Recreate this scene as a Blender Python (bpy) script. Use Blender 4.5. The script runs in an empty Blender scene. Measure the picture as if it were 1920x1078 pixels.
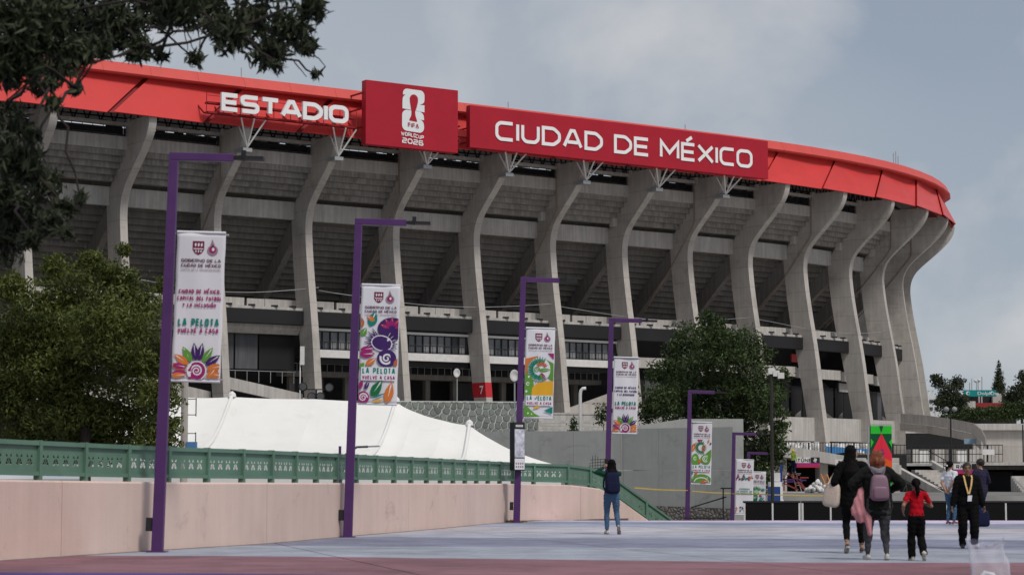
import bpy, bmesh, math, random
import numpy as np
from mathutils import Vector, Matrix, Euler, kdtree
R = math.radians
random.seed(7)
rng = np.random.default_rng(7)
sc = bpy.context.scene
COL = sc.collection

# ------------------------------------------------------------------ camera
FPX = 4000.0
PITCH = math.atan(358.0 / FPX)
CAMZ = 1.2
cam_d = bpy.data.cameras.new('camera')
cam_d.sensor_width = 36.0
cam_d.lens = 36.0 * FPX / 1920.0
cam_d.clip_start = 0.5
cam_d.clip_end = 6000
cam_d.dof.use_dof = True
cam_d.dof.focus_distance = 170.0
cam_d.dof.aperture_fstop = 4.0
cam = bpy.data.objects.new('camera', cam_d)
COL.objects.link(cam)
cam.location = (0, 0, CAMZ)
cam.rotation_euler = (math.pi / 2 + PITCH, 0, 0)
sc.camera = cam

# ------------------------------------------------------------------ world, sun, exposure
SUN_AZ = R(143)      # compass angle from +Y towards +X: behind the camera, to the right
SUN_EL = R(52)
w = bpy.data.worlds.new('World'); sc.world = w; w.use_nodes = True
nt = w.node_tree; nt.nodes.clear()
def nn(tree, t, **kw):
    n = tree.nodes.new(t)
    for k, v in kw.items():
        setattr(n, k, v)
    return n
out = nn(nt, 'ShaderNodeOutputWorld'); bg = nn(nt, 'ShaderNodeBackground')
sky = nn(nt, 'ShaderNodeTexSky', sky_type='NISHITA', sun_disc=False)
sky.sun_elevation = SUN_EL; sky.sun_rotation = SUN_AZ
sky.altitude = 2200; sky.air_density = 1.0; sky.dust_density = 3.0
tc = nn(nt, 'ShaderNodeTexCoord')
mp = nn(nt, 'ShaderNodeMapping'); mp.inputs['Scale'].default_value = (1, 1, 1.15)
mp.inputs['Location'].default_value = (0.47, 0.1, 0.21)
n1 = nn(nt, 'ShaderNodeTexNoise'); n1.inputs['Scale'].default_value = 6.5; n1.inputs['Detail'].default_value = 8; n1.inputs['Roughness'].default_value = 0.52
n1.inputs['Distortion'].default_value = 0.15
n2 = nn(nt, 'ShaderNodeTexNoise'); n2.inputs['Scale'].default_value = 2.1; n2.inputs['Detail'].default_value = 3
r1 = nn(nt, 'ShaderNodeValToRGB'); r1.color_ramp.elements[0].position = 0.47; r1.color_ramp.elements[1].position = 0.63
r2 = nn(nt, 'ShaderNodeValToRGB'); r2.color_ramp.elements[0].position = 0.36; r2.color_ramp.elements[1].position = 0.64
veil = nn(nt, 'ShaderNodeMixRGB'); veil.inputs[0].default_value = 0.80; veil.inputs[2].default_value = (3.2, 3.65, 4.25, 1)
m1 = nn(nt, 'ShaderNodeMixRGB'); m1.inputs[2].default_value = (4.5, 4.85, 5.3, 1)      # high grey cloud sheet
m2 = nn(nt, 'ShaderNodeMixRGB'); m2.inputs[2].default_value = (6.2, 6.2, 6.3, 1)    # lighter puffs
mul = nn(nt, 'ShaderNodeMath', operation='MULTIPLY'); mul.inputs[1].default_value = 0.65
L = nt.links.new
L(tc.outputs['Generated'], mp.inputs[0]); L(mp.outputs[0], n1.inputs['Vector']); L(mp.outputs[0], n2.inputs['Vector'])
L(n1.outputs['Fac'], r1.inputs[0]); L(n2.outputs['Fac'], r2.inputs[0])
L(sky.outputs[0], veil.inputs[1]); L(veil.outputs[0], m1.inputs[1]); L(r2.outputs[0], m1.inputs[0])
L(m1.outputs[0], m2.inputs[1]); L(r1.outputs[0], mul.inputs[0]); L(mul.outputs[0], m2.inputs[0])
L(m2.outputs[0], bg.inputs[0]); bg.inputs[1].default_value = 0.100
L(bg.outputs[0], out.inputs[0])

sun_d = bpy.data.lights.new('sun', 'SUN'); sun_d.energy = 2.4; sun_d.angle = R(12); sun_d.color = (1.0, 0.95, 0.88)
sun = bpy.data.objects.new('sun', sun_d); COL.objects.link(sun)
sv = Vector((math.sin(SUN_AZ) * math.cos(SUN_EL), math.cos(SUN_AZ) * math.cos(SUN_EL), math.sin(SUN_EL)))
sun.rotation_euler = sv.to_track_quat('Z', 'Y').to_euler()
sun.location = (30, -40, 60)

vs = sc.view_settings
vs.view_transform = 'Standard'; vs.look = 'None'; vs.gamma = 1.0; vs.exposure = 0.0; vs.use_curve_mapping = False
sc.render.engine = 'CYCLES'
sc.cycles.max_bounces = 6
sc.cycles.transparent_max_bounces = 24

# ------------------------------------------------------------------ helpers
cp, sp_ = math.cos(PITCH), math.sin(PITCH)
def at(px, py, Y):
    """world point seen at photograph pixel (px, py) at distance Y ahead of the camera"""
    u = (px - 960.0) / FPX; v = (539.0 - py) / FPX
    d = (u, cp - v * sp_, sp_ + v * cp)
    k = Y / d[1]
    return Vector((d[0] * k, Y, CAMZ + d[2] * k))
def xat(px, Y, z):
    return (px - 960.0) / FPX * (Y * cp + (z - CAMZ) * sp_)
def zat(py, Y):
    return at(960, py, Y).z
def pxof(p):
    dep = p[1] * cp + (p[2] - CAMZ) * sp_
    return 960 + FPX * p[0] / dep

def srgb(r, g, b):
    f = lambda c: (c / 255 / 12.92) if c / 255 <= 0.04045 else ((c / 255 + 0.055) / 1.055) ** 2.4
    return (f(r), f(g), f(b))

MATS = {}
def mat(name, col, rough=0.7, var=0.12, scale=3.0, bump=0.0, bscale=20.0, metal=0.0, streak=0.0, attr=None, col2=None, spec=0.3, rnd=0.0, trans=0.0, joints=0.0, stain=None):
    if name in MATS: return MATS[name]
    m = bpy.data.materials.new(name); m.use_nodes = True
    t = m.node_tree; b = t.nodes['Principled BSDF']; K = t.links.new
    b.inputs['Roughness'].default_value = rough; b.inputs['Metallic'].default_value = metal
    b.inputs['Specular IOR Level'].default_value = spec
    c = nn(t, 'ShaderNodeTexCoord')
    a = tuple(x * (1 - var) for x in col); d = tuple(min(1, x * (1 + var)) for x in (col2 or col))
    no = nn(t, 'ShaderNodeTexNoise'); no.inputs['Scale'].default_value = scale; no.inputs['Detail'].default_value = 6; no.inputs['Roughness'].default_value = 0.65
    K(c.outputs['Object'], no.inputs['Vector'])
    rp = nn(t, 'ShaderNodeValToRGB'); rp.color_ramp.elements[0].position = 0.3; rp.color_ramp.elements[1].position = 0.7
    rp.color_ramp.elements[0].color = (*a, 1); rp.color_ramp.elements[1].color = (*d, 1)
    K(no.outputs['Fac'], rp.inputs[0]); last = rp.outputs[0]
    if streak > 0:   # rain streaks: noise drawn out vertically
        mpn = nn(t, 'ShaderNodeMapping'); mpn.inputs['Scale'].default_value = (1.3, 1.3, 0.07)
        s = nn(t, 'ShaderNodeTexNoise'); s.inputs['Scale'].default_value = 2.2; s.inputs['Detail'].default_value = 5; s.inputs['Roughness'].default_value = 0.7
        K(c.outputs['Object'], mpn.inputs[0]); K(mpn.outputs[0], s.inputs['Vector'])
        sr = nn(t, 'ShaderNodeValToRGB'); sr.color_ramp.elements[0].position = 0.42; sr.color_ramp.elements[1].position = 0.62
        sr.color_ramp.elements[0].color = (1 - streak,) * 3 + (1,); sr.color_ramp.elements[1].color = (1, 1, 1, 1)
        K(s.outputs['Fac'], sr.inputs[0])
        mm = nn(t, 'ShaderNodeMixRGB', blend_type='MULTIPLY'); mm.inputs[0].default_value = 1
        K(last, mm.inputs[1]); K(sr.outputs[0], mm.inputs[2]); last = mm.outputs[0]
    if joints > 0:   # faint pour lines across cast concrete
        sz = nn(t, 'ShaderNodeSeparateXYZ'); K(c.outputs['Object'], sz.inputs[0])
        md = nn(t, 'ShaderNodeMath', operation='MULTIPLY'); md.inputs[1].default_value = 1 / joints; K(sz.outputs['Z'], md.inputs[0])
        fr = nn(t, 'ShaderNodeMath', operation='FRACT'); K(md.outputs[0], fr.inputs[0])
        jr = nn(t, 'ShaderNodeValToRGB'); jr.color_ramp.elements[0].position = .02; jr.color_ramp.elements[0].color = (.80, .79, .78, 1); jr.color_ramp.elements[1].position = .045; jr.color_ramp.elements[1].color = (1, 1, 1, 1)
        K(fr.outputs[0], jr.inputs[0]); fl = nn(t, 'ShaderNodeMath', operation='FLOOR'); K(md.outputs[0], fl.inputs[0])
        wn = nn(t, 'ShaderNodeTexWhiteNoise', noise_dimensions='1D'); K(fl.outputs[0], wn.inputs['W'])
        wr = nn(t, 'ShaderNodeMapRange'); wr.inputs[3].default_value = .94; wr.inputs[4].default_value = 1.04; K(wn.outputs['Value'], wr.inputs[0])
        for src in (jr.outputs[0], wr.outputs[0]):
            mm = nn(t, 'ShaderNodeMixRGB', blend_type='MULTIPLY'); mm.inputs[0].default_value = 1; K(last, mm.inputs[1]); K(src, mm.inputs[2]); last = mm.outputs[0]
        # dark water stains with their own outlines
        st = nn(t, 'ShaderNodeTexNoise'); st.inputs['Scale'].default_value = .22; st.inputs['Detail'].default_value = 7; st.inputs['Roughness'].default_value = .72
        oi0 = nn(t, 'ShaderNodeObjectInfo'); ad = nn(t, 'ShaderNodeVectorMath', operation='ADD'); K(c.outputs['Object'], ad.inputs[0]); K(oi0.outputs['Location'], ad.inputs[1]); K(ad.outputs[0], st.inputs['Vector'])
        s2 = nn(t, 'ShaderNodeValToRGB'); s2.color_ramp.elements[0].position = .34; s2.color_ramp.elements[0].color = (.76, .75, .74, 1); s2.color_ramp.elements[1].position = .50; s2.color_ramp.elements[1].color = (1, 1, 1, 1); K(st.outputs['Fac'], s2.inputs[0])
        mm = nn(t, 'ShaderNodeMixRGB', blend_type='MULTIPLY'); mm.inputs[0].default_value = 1; K(last, mm.inputs[1]); K(s2.outputs[0], mm.inputs[2]); last = mm.outputs[0]
    if stain:        # scuffs and blotches: (scale, darkness, upper threshold)
        st = nn(t, 'ShaderNodeTexNoise'); st.inputs['Scale'].default_value = stain[0]; st.inputs['Detail'].default_value = 9; st.inputs['Roughness'].default_value = .74; st.inputs['Distortion'].default_value = .6
        K(c.outputs['Object'], st.inputs['Vector'])
        s2 = nn(t, 'ShaderNodeValToRGB'); s2.color_ramp.elements[0].position = stain[2] - .10; s2.color_ramp.elements[0].color = (1 - stain[1], 1 - stain[1] * 1.02, 1 - stain[1] * 1.05, 1); s2.color_ramp.elements[1].position = stain[2]; s2.color_ramp.elements[1].color = (1, 1, 1, 1); K(st.outputs['Fac'], s2.inputs[0])
        mm = nn(t, 'ShaderNodeMixRGB', blend_type='MULTIPLY'); mm.inputs[0].default_value = 1; K(last, mm.inputs[1]); K(s2.outputs[0], mm.inputs[2]); last = mm.outputs[0]
    if attr:         # per-leaf tint
        at_ = nn(t, 'ShaderNodeAttribute'); at_.attribute_name = attr
        rr = nn(t, 'ShaderNodeValToRGB'); rr.color_ramp.elements[0].color = (*col, 1); rr.color_ramp.elements[1].color = (*(col2 or col), 1)
        K(at_.outputs['Fac'], rr.inputs[0]); last = rr.outputs[0]
    if rnd > 0:
        oi = nn(t, 'ShaderNodeObjectInfo'); mr = nn(t, 'ShaderNodeMapRange'); mr.inputs[3].default_value = 1 - rnd; mr.inputs[4].default_value = 1 + rnd
        K(oi.outputs['Random'], mr.inputs[0])
        mm = nn(t, 'ShaderNodeMixRGB', blend_type='MULTIPLY'); mm.inputs[0].default_value = 1
        K(last, mm.inputs[1]); K(mr.outputs[0], mm.inputs[2]); last = mm.outputs[0]
    K(last, b.inputs['Base Color'])
    if trans > 0:
        tl = nn(t, 'ShaderNodeBsdfTranslucent'); K(last, tl.inputs[0]); mx = nn(t, 'ShaderNodeMixShader'); mx.inputs[0].default_value = trans
        K(b.outputs[0], mx.inputs[1]); K(tl.outputs[0], mx.inputs[2]); K(mx.outputs[0], t.nodes['Material Output'].inputs[0])
    if bump > 0:
        bn = nn(t, 'ShaderNodeTexNoise'); bn.inputs['Scale'].default_value = bscale; bn.inputs['Detail'].default_value = 4
        bu = nn(t, 'ShaderNodeBump'); bu.inputs['Strength'].default_value = bump; bu.inputs['Distance'].default_value = 0.03
        K(c.outputs['Object'], bn.inputs['Vector']); K(bn.outputs['Fac'], bu.inputs['Height']); K(bu.outputs[0], b.inputs['Normal'])
    MATS[name] = m
    return m

class MB:
    """collects shapes; build() links them as one mesh object"""
    def __init__(s): s.v = []; s.f = []; s.m = []
    def add(s, vs, fs, mi=0):
        o = len(s.v); s.v += [tuple(v) for v in vs]
        s.f += [tuple(i + o for i in f) for f in fs]; s.m += [mi] * len(fs)
        return s
    def hexa(s, p, mi=0):   # 8 corners: bottom 0-3 ccw, top 4-7
        return s.add(p, [(3, 2, 1, 0), (4, 5, 6, 7), (0, 1, 5, 4), (1, 2, 6, 5), (2, 3, 7, 6), (3, 0, 4, 7)], mi)
    def box(s, x0, x1, y0, y1, z0, z1, mi=0):
        return s.hexa([(x0, y0, z0), (x1, y0, z0), (x1, y1, z0), (x0, y1, z0), (x0, y0, z1), (x1, y0, z1), (x1, y1, z1), (x0, y1, z1)], mi)
    def obox(s, c, ax, ay, az, mi=0):  # centre and three half-axis vectors
        c, ax, ay, az = Vector(c), Vector(ax), Vector(ay), Vector(az)
        return s.hexa([c - ax - ay - az, c + ax - ay - az, c + ax + ay - az, c - ax + ay - az, c - ax - ay + az, c + ax - ay + az, c + ax + ay + az, c - ax + ay + az], mi)
    def bar(s, a, b, wx, wy=None, up=(0, 0, 1), mi=0):   # square bar from a to b
        a, b = Vector(a), Vector(b); wy = wy or wx
        d = (b - a); l = d.length; d /= l
        u = Vector(up)
        if abs(d.dot(u)) > 0.98: u = Vector((1, 0, 0))
        sx = d.cross(u).normalized(); sy = sx.cross(d)
        return s.obox((a + b) / 2, sx * wx / 2, d * l / 2, sy * wy / 2, mi)
    def tube(s, pts, rad, n=8, mi=0, cap=True):
        pts = [Vector(p) for p in pts]
        rad = rad if hasattr(rad, '__len__') else [rad] * len(pts)
        o = len(s.v); prev = None
        for i, p in enumerate(pts):
            d = (pts[min(i + 1, len(pts) - 1)] - pts[max(i - 1, 0)]).normalized()
            if prev is None:
                a = d.orthogonal().normalized()
            else:
                a = (prev - d * prev.dot(d)).normalized()
            prev = a; b = d.cross(a)
            for k in range(n):
                t = 2 * math.pi * k / n
                s.v.append(tuple(p + (a * math.cos(t) + b * math.sin(t)) * rad[i]))
        for i in range(len(pts) - 1):
            for k in range(n):
                s.f.append((o + i * n + k, o + i * n + (k + 1) % n, o + (i + 1) * n + (k + 1) % n, o + (i + 1) * n + k)); s.m.append(mi)
        if cap:
            s.f.append(tuple(o + k for k in range(n))[::-1]); s.m.append(mi)
            q = o + (len(pts) - 1) * n
            s.f.append(tuple(q + k for k in range(n))); s.m.append(mi)
        return s
    def lathe(s, prof, c=(0, 0, 0), n=16, mi=0):    # profile (r, z)
        o = len(s.v)
        for r, z in prof:
            for k in range(n):
                t = 2 * math.pi * k / n
                s.v.append((c[0] + r * math.cos(t), c[1] + r * math.sin(t), c[2] + z))
        for i in range(len(prof) - 1):
            for k in range(n):
                s.f.append((o + i * n + k, o + i * n + (k + 1) % n, o + (i + 1) * n + (k + 1) % n, o + (i + 1) * n + k)); s.m.append(mi)
        s.f.append(tuple(o + k for k in range(n))[::-1]); s.m.append(mi)
        q = o + (len(prof) - 1) * n
        s.f.append(tuple(q + k for k in range(n))); s.m.append(mi)
        return s
    def loft(s, A, B, mi=0, caps=True):   # two equal rings of points
        n = len(A); o = len(s.v)
        s.v += [tuple(p) for p in A] + [tuple(p) for p in B]
        for k in range(n):
            s.f.append((o + k, o + (k + 1) % n, o + n + (k + 1) % n, o + n + k)); s.m.append(mi)
        if caps:
            s.f.append(tuple(o + k for k in range(n))[::-1]); s.m.append(mi)
            s.f.append(tuple(o + n + k for k in range(n))); s.m.append(mi)
        return s
    def mesh(s, name):
        me = bpy.data.meshes.new(name); me.from_pydata(s.v, [], s.f)
        me.polygons.foreach_set('material_index', s.m)
        bm = bmesh.new(); bm.from_mesh(me); bmesh.ops.recalc_face_normals(bm, faces=bm.faces[:]); bm.to_mesh(me); bm.free()
        return me
    def build(s, name, mats, parent=None, smooth=False, world=True, bevel=0.0):
        me = s.mesh(name)
        return link(name, me, mats, parent, smooth, world, bevel)

def link(name, me, mats, parent=None, smooth=False, world=True, bevel=0.0):
    o = bpy.data.objects.new(name, me); COL.objects.link(o)
    if len(me.materials) == 0:
        for m in (mats if isinstance(mats, (list, tuple)) else [mats]): me.materials.append(m)
    if smooth: me.polygons.foreach_set('use_smooth', [True] * len(me.polygons))
    if parent:
        o.parent = parent
        if world: o.matrix_parent_inverse = parent_world(parent).inverted()
    if bevel > 0:
        md = o.modifiers.new('bevel', 'BEVEL'); md.width = bevel; md.segments = 2; md.limit_method = 'ANGLE'
    return o
def parent_world(p):
    m = p.matrix_basis.copy()
    if p.parent: m = parent_world(p.parent) @ p.matrix_parent_inverse @ m
    return m
def tag(o, label, cat, group=None):
    o['label'] = label; o['category'] = cat
    if group: o['group'] = group
    return o
def thing(name, label, cat, loc=(0, 0, 0), rz=0, group=None):
    o = bpy.data.objects.new(name, None); COL.objects.link(o); o.empty_display_size = 0.3
    o.location = loc; o.rotation_euler = (0, 0, rz)
    return tag(o, label, cat, group)
def struct(o):
    o['kind'] = 'structure'; return o
def copy_tree(o, parent=None):
    c = o.copy(); COL.objects.link(c)
    if parent: c.parent = parent
    for ch in [x for x in COL.objects if x.parent == o]: copy_tree(ch, c)
    return c

# ------------------------------------------------------------------ stroke lettering
_c = 0.2
GL = {
 'A': (1.0, [(0, [(0, 0), (.40, 1), (.60, 1), (1, 0)]), (0, [(.2, .28), (.8, .28)])]),
 'B': (.9, [(1, [(0, 0), (.8, 0), (1, .15), (1, .38), (.85, .52), (0, .52)]), (0, [(0, .4), (0, 1), (.75, 1), (.92, .87), (.92, .65), (.8, .52)])]),
 'C': (.9, [(0, [(1, 1), (_c, 1), (0, 1 - _c), (0, _c), (_c, 0), (1, 0)])]),
 'D': (.95, [(1, [(0, 0), (.65, 0), (1, .3), (1, .7), (.65, 1), (0, 1)])]),
 'E': (.8, [(0, [(1, 1), (0, 1), (0, 0), (1, 0)]), (0, [(0, .5), (.92, .5)])]),
 'F': (.8, [(0, [(1, 1), (0, 1), (0, 0)]), (0, [(0, .5), (.9, .5)])]),
 'G': (.95, [(0, [(1, 1), (_c, 1), (0, 1 - _c), (0, _c), (_c, 0), (1, 0), (1, .45), (.55, .45)])]),
 'I': (.0, [(0, [(.5, 0), (.5, 1)])]),
 'L': (.75, [(0, [(0, 1), (0, 0), (1, 0)])]),
 'M': (1.1, [(0, [(0, 0), (0, 1), (.5, .3), (1, 1), (1, 0)])]),
 'N': (.95, [(0, [(0, 0), (0, 1), (1, 0), (1, 1)])]),
 'O': (.95, [(1, [(_c, 0), (1 - _c, 0), (1, _c), (1, 1 - _c), (1 - _c, 1), (_c, 1), (0, 1 - _c), (0, _c)])]),
 'P': (.85, [(0, [(0, 0), (0, 1), (.8, 1), (1, .85), (1, .58), (.8, .42), (0, .42)])]),
 'R': (.9, [(0, [(0, 0), (0, 1), (.8, 1), (1, .85), (1, .6), (.8, .45), (0, .45)]), (0, [(.45, .45), (1, 0)])]),
 'S': (.88, [(0, [(1, 1), (.15, 1), (0, .87), (0, .63), (.15, .5), (.85, .5), (1, .37), (1, .13), (.85, 0), (0, 0)])]),
 'T': (.9, [(0, [(0, 1), (1, 1)]), (0, [(.5, 1), (.5, 0)])]),
 'U': (.9, [(0, [(0, 1), (0, _c), (_c, 0), (1 - _c, 0), (1, _c), (1, 1)])]),
 'V': (1.0, [(0, [(0, 1), (.45, 0), (.55, 0), (1, 1)])]),
 'W': (1.35, [(0, [(0, 1), (.25, 0), (.5, .8), (.75, 0), (1, 1)])]),
 'X': (.95, [(0, [(0, 0), (1, 1)]), (0, [(0, 1), (1, 0)])]),
 'Y': (.95, [(0, [(0, 1), (.5, .45), (1, 1)]), (0, [(.5, .45), (.5, 0)])]),
 '2': (.9, [(0, [(0, 1), (.85, 1), (1, .87), (1, .63), (.85, .5), (.15, .5), (0, .37), (0, 0), (1, 0)])]),
 '6': (.9, [(0, [(1, 1), (.15, 1), (0, .87), (0, .13), (.15, 0), (.85, 0), (1, .13), (1, .4), (.85, .53), (0, .53)])]),
 '7': (.85, [(0, [(0, 1), (1, 1), (.35, 0)])]),
 ',': (.0, [(0, [(.6, .08), (.3, -.16)])]),
}
GL['0'] = GL['O']
ACC = {'É': 'E', 'Ó': 'O', 'Ú': 'U', 'Á': 'A', 'Í': 'I'}
def stroke_outline(pts, hw, closed):
    n = len(pts); left = []; right = []
    P = [Vector(p) for p in pts]
    Q = []                       # round the chamfered corners
    for i in range(n):
        if (closed or 0 < i < n - 1):
            d0, d1 = P[i] - P[i - 1], P[(i + 1) % n] - P[i]
            if 0.3 < d0.angle(d1) < 1.0:
                k = min(.35 * min(d0.length, d1.length), hw * 1.2)
                a, b = P[i] - d0.normalized() * k, P[i] + d1.normalized() * k
                Q += [a, (a + b) / 4 + P[i] / 2, b]; continue
        Q.append(P[i])
    P = Q; n = len(P)
    for i in range(n):
        if closed or 0 < i < n - 1:
            d0 = (P[i] - P[i - 1]).normalized(); d1 = (P[(i + 1) % n] - P[i]).normalized()
            n0 = Vector((-d0.y, d0.x)); n1 = Vector((-d1.y, d1.x)); mtr = (n0 + n1)
            if mtr.length < 0.3: mtr = n0
            mtr.normalize(); k = hw / max(0.45, mtr.dot(n0))
            off = mtr * k
        else:
            d = (P[1] - P[0]) if i == 0 else (P[-1] - P[-2]); d.normalize(); off = Vector((-d.y, d.x)) * hw
        left.append(P[i] + off); right.append(P[i] - off)
    return left, right
def glyph_strokes(ch, h, wx, wt):
    """list of (closed, pts, order) in a cell of height h; also the advance"""
    base = ACC.get(ch, ch); wd, st = GL[base]
    W = wd * wx * h
    if wd == 0: W = 0
    hw = wt / 2; res = []
    for cl, pts in st:
        res.append((cl, [(hw + x * W if W else hw, hw + y * (h - 2 * hw)) for x, y in pts]))
    if ch in ACC:
        cx = hw + W / 2; res.append((0, [(cx - .14 * h, h * 1.07), (cx + .24 * h, h * 1.30)]))
    return res, W + wt
SPW = [0.45]
def text_width(txt, h, wx, wt, sp):
    x = 0
    for ch in txt:
        x += (SPW[0] * h if ch == ' ' else glyph_strokes(ch, h, wx, wt)[1] + sp)
    return x - sp
def add_glyph(mb, ch, x0, y0, h, wx, wt, mapf, depth=0.0, eps=0.002, mi=0):
    """mapf(x, y, d) -> world; d is distance proud of the surface"""
    st, adv = glyph_strokes(ch, h, wx, wt)
    for k, (cl, pts) in enumerate(st):
        l, r = stroke_outline([(x0 + p[0], y0 + p[1]) for p in pts], wt / 2, cl)
        n = len(l); m = n if cl else n - 1; d = depth + eps * (k + 1)
        F = [mapf(p.x, p.y, d) for p in l] + [mapf(p.x, p.y, d) for p in r]
        if depth <= 0:
            mb.add(F, [(i, n + i, n + (i + 1) % n, (i + 1) % n) for i in range(m)], mi)
        else:
            B = [mapf(p.x, p.y, 0) for p in l] + [mapf(p.x, p.y, 0) for p in r]
            q = 2 * n; fs = []
            for i in range(m):
                j = (i + 1) % n
                fs += [(i, n + i, n + j, j), (q + i, q + j, q + n + j, q + n + i), (i, j, q + j, q + i), (n + i, q + n + i, q + n + j, n + j)]
            if not cl: fs += [(0, q, q + n, n), (n - 1, 2 * n - 1, q + 2 * n - 1, q + n - 1)]
            mb.add(F + B, fs, mi)
    return adv
def add_text(mb, txt, x0, y0, h, wx, wt, sp, mapf, depth=0.0, eps=0.002, center=False, mi=0):
    if center: x0 = x0 - text_width(txt, h, wx, wt, sp) / 2
    for ch in txt:
        if ch == ' ': x0 += SPW[0] * h; continue
        x0 += add_glyph(mb, ch, x0, y0, h, wx, wt, mapf, depth, eps, mi) + sp
    return mb

# ------------------------------------------------------------------ shared materials
M_conc = mat('concrete', (.46, .428, .398), .88, .08, .5, .25, 6, streak=.12, joints=2.4)
M_conc_l = mat('concrete_light', (.50, .475, .45), .88, .10, .6, .2, 6, streak=.22)
M_conc_d = mat('concrete_dark_shade', (.205, .19, .178), .9, .14, .5, .2, 6, streak=.25)  # darker concrete; on stand undersides the dark tone stands in for shade
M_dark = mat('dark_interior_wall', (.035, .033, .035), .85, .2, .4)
M_red = mat('red_coated_panel', (.58, .045, .042), .40, .07, .25, .10, .35, stain=(.5, .10, .42))
M_redcap = mat('red_cap_brightened', (.58, .075, .065), .5, .07, .5)  # panel red lightened: light on the upward slope put into the colour
M_redd = mat('dark_red_steel', (.24, .010, .014), .6, .1, .5)
M_crim = mat('crimson_sign_cloth', (.37, .009, .024), .55, .07, .3, .55, .9, stain=(.6, .10, .44))
M_white = mat('white_paint', (.78, .77, .78), .5, .03, 1.0)
M_wsteel = mat('white_painted_steel', (.62, .61, .60), .5, .1, 2.0)
M_black = mat('black_steel', (.018, .018, .02), .5, .2, 3.0)
M_blk2 = mat('charcoal_cladding', (.015, .014, .016), .6, .12, .4)
M_glassd = mat('window_pane', (.055, .06, .068), .10, .35, .35, spec=.8)
M_curt = mat('grey_blind', (.22, .225, .24), .8, .2, .8)
M_pipe = mat('brown_rain_pipe', (.26, .20, .16), .6, .15, 1.0)
M_sheet = mat('grey_sheet_metal', (.10, .10, .11), .55, .12, .6, streak=.25)
M_steelg = mat('galvanised_steel', (.36, .37, .38), .45, .1, 3.0, metal=.4)
# ================================================================== ground and plaza
def ground_mesh():
    ys = [-60, 0, 40, 62.2, 62.6, 68, 86, 97, 115, 130, 137, 145, 165, 220, 320, 600, 1500, 5000]
    zs = [-.02, -.02, -.02, -.02, -.6, -.6, -2.0, -3.3, -4.5, -4.5, .1, .2, .2, .2, .2, .2, .2, .2]
    xs = [-4000, -600, -150, -60, -20, 0, 20, 60, 150, 600, 4000]
    v = [(x, y, z) for y, z in zip(ys, zs) for x in xs]; n = len(xs)
    f = [(j * n + i, j * n + i + 1, (j + 1) * n + i + 1, (j + 1) * n + i) for j in range(len(ys) - 1) for i in range(n - 1)]
    me = bpy.data.meshes.new('ground'); me.from_pydata(v, [], f); return me
M_asph = mat('asphalt', (.17, .165, .16), .92, .2, .35, .3, 30)
struct(link('ground', ground_mesh(), M_asph))

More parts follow.
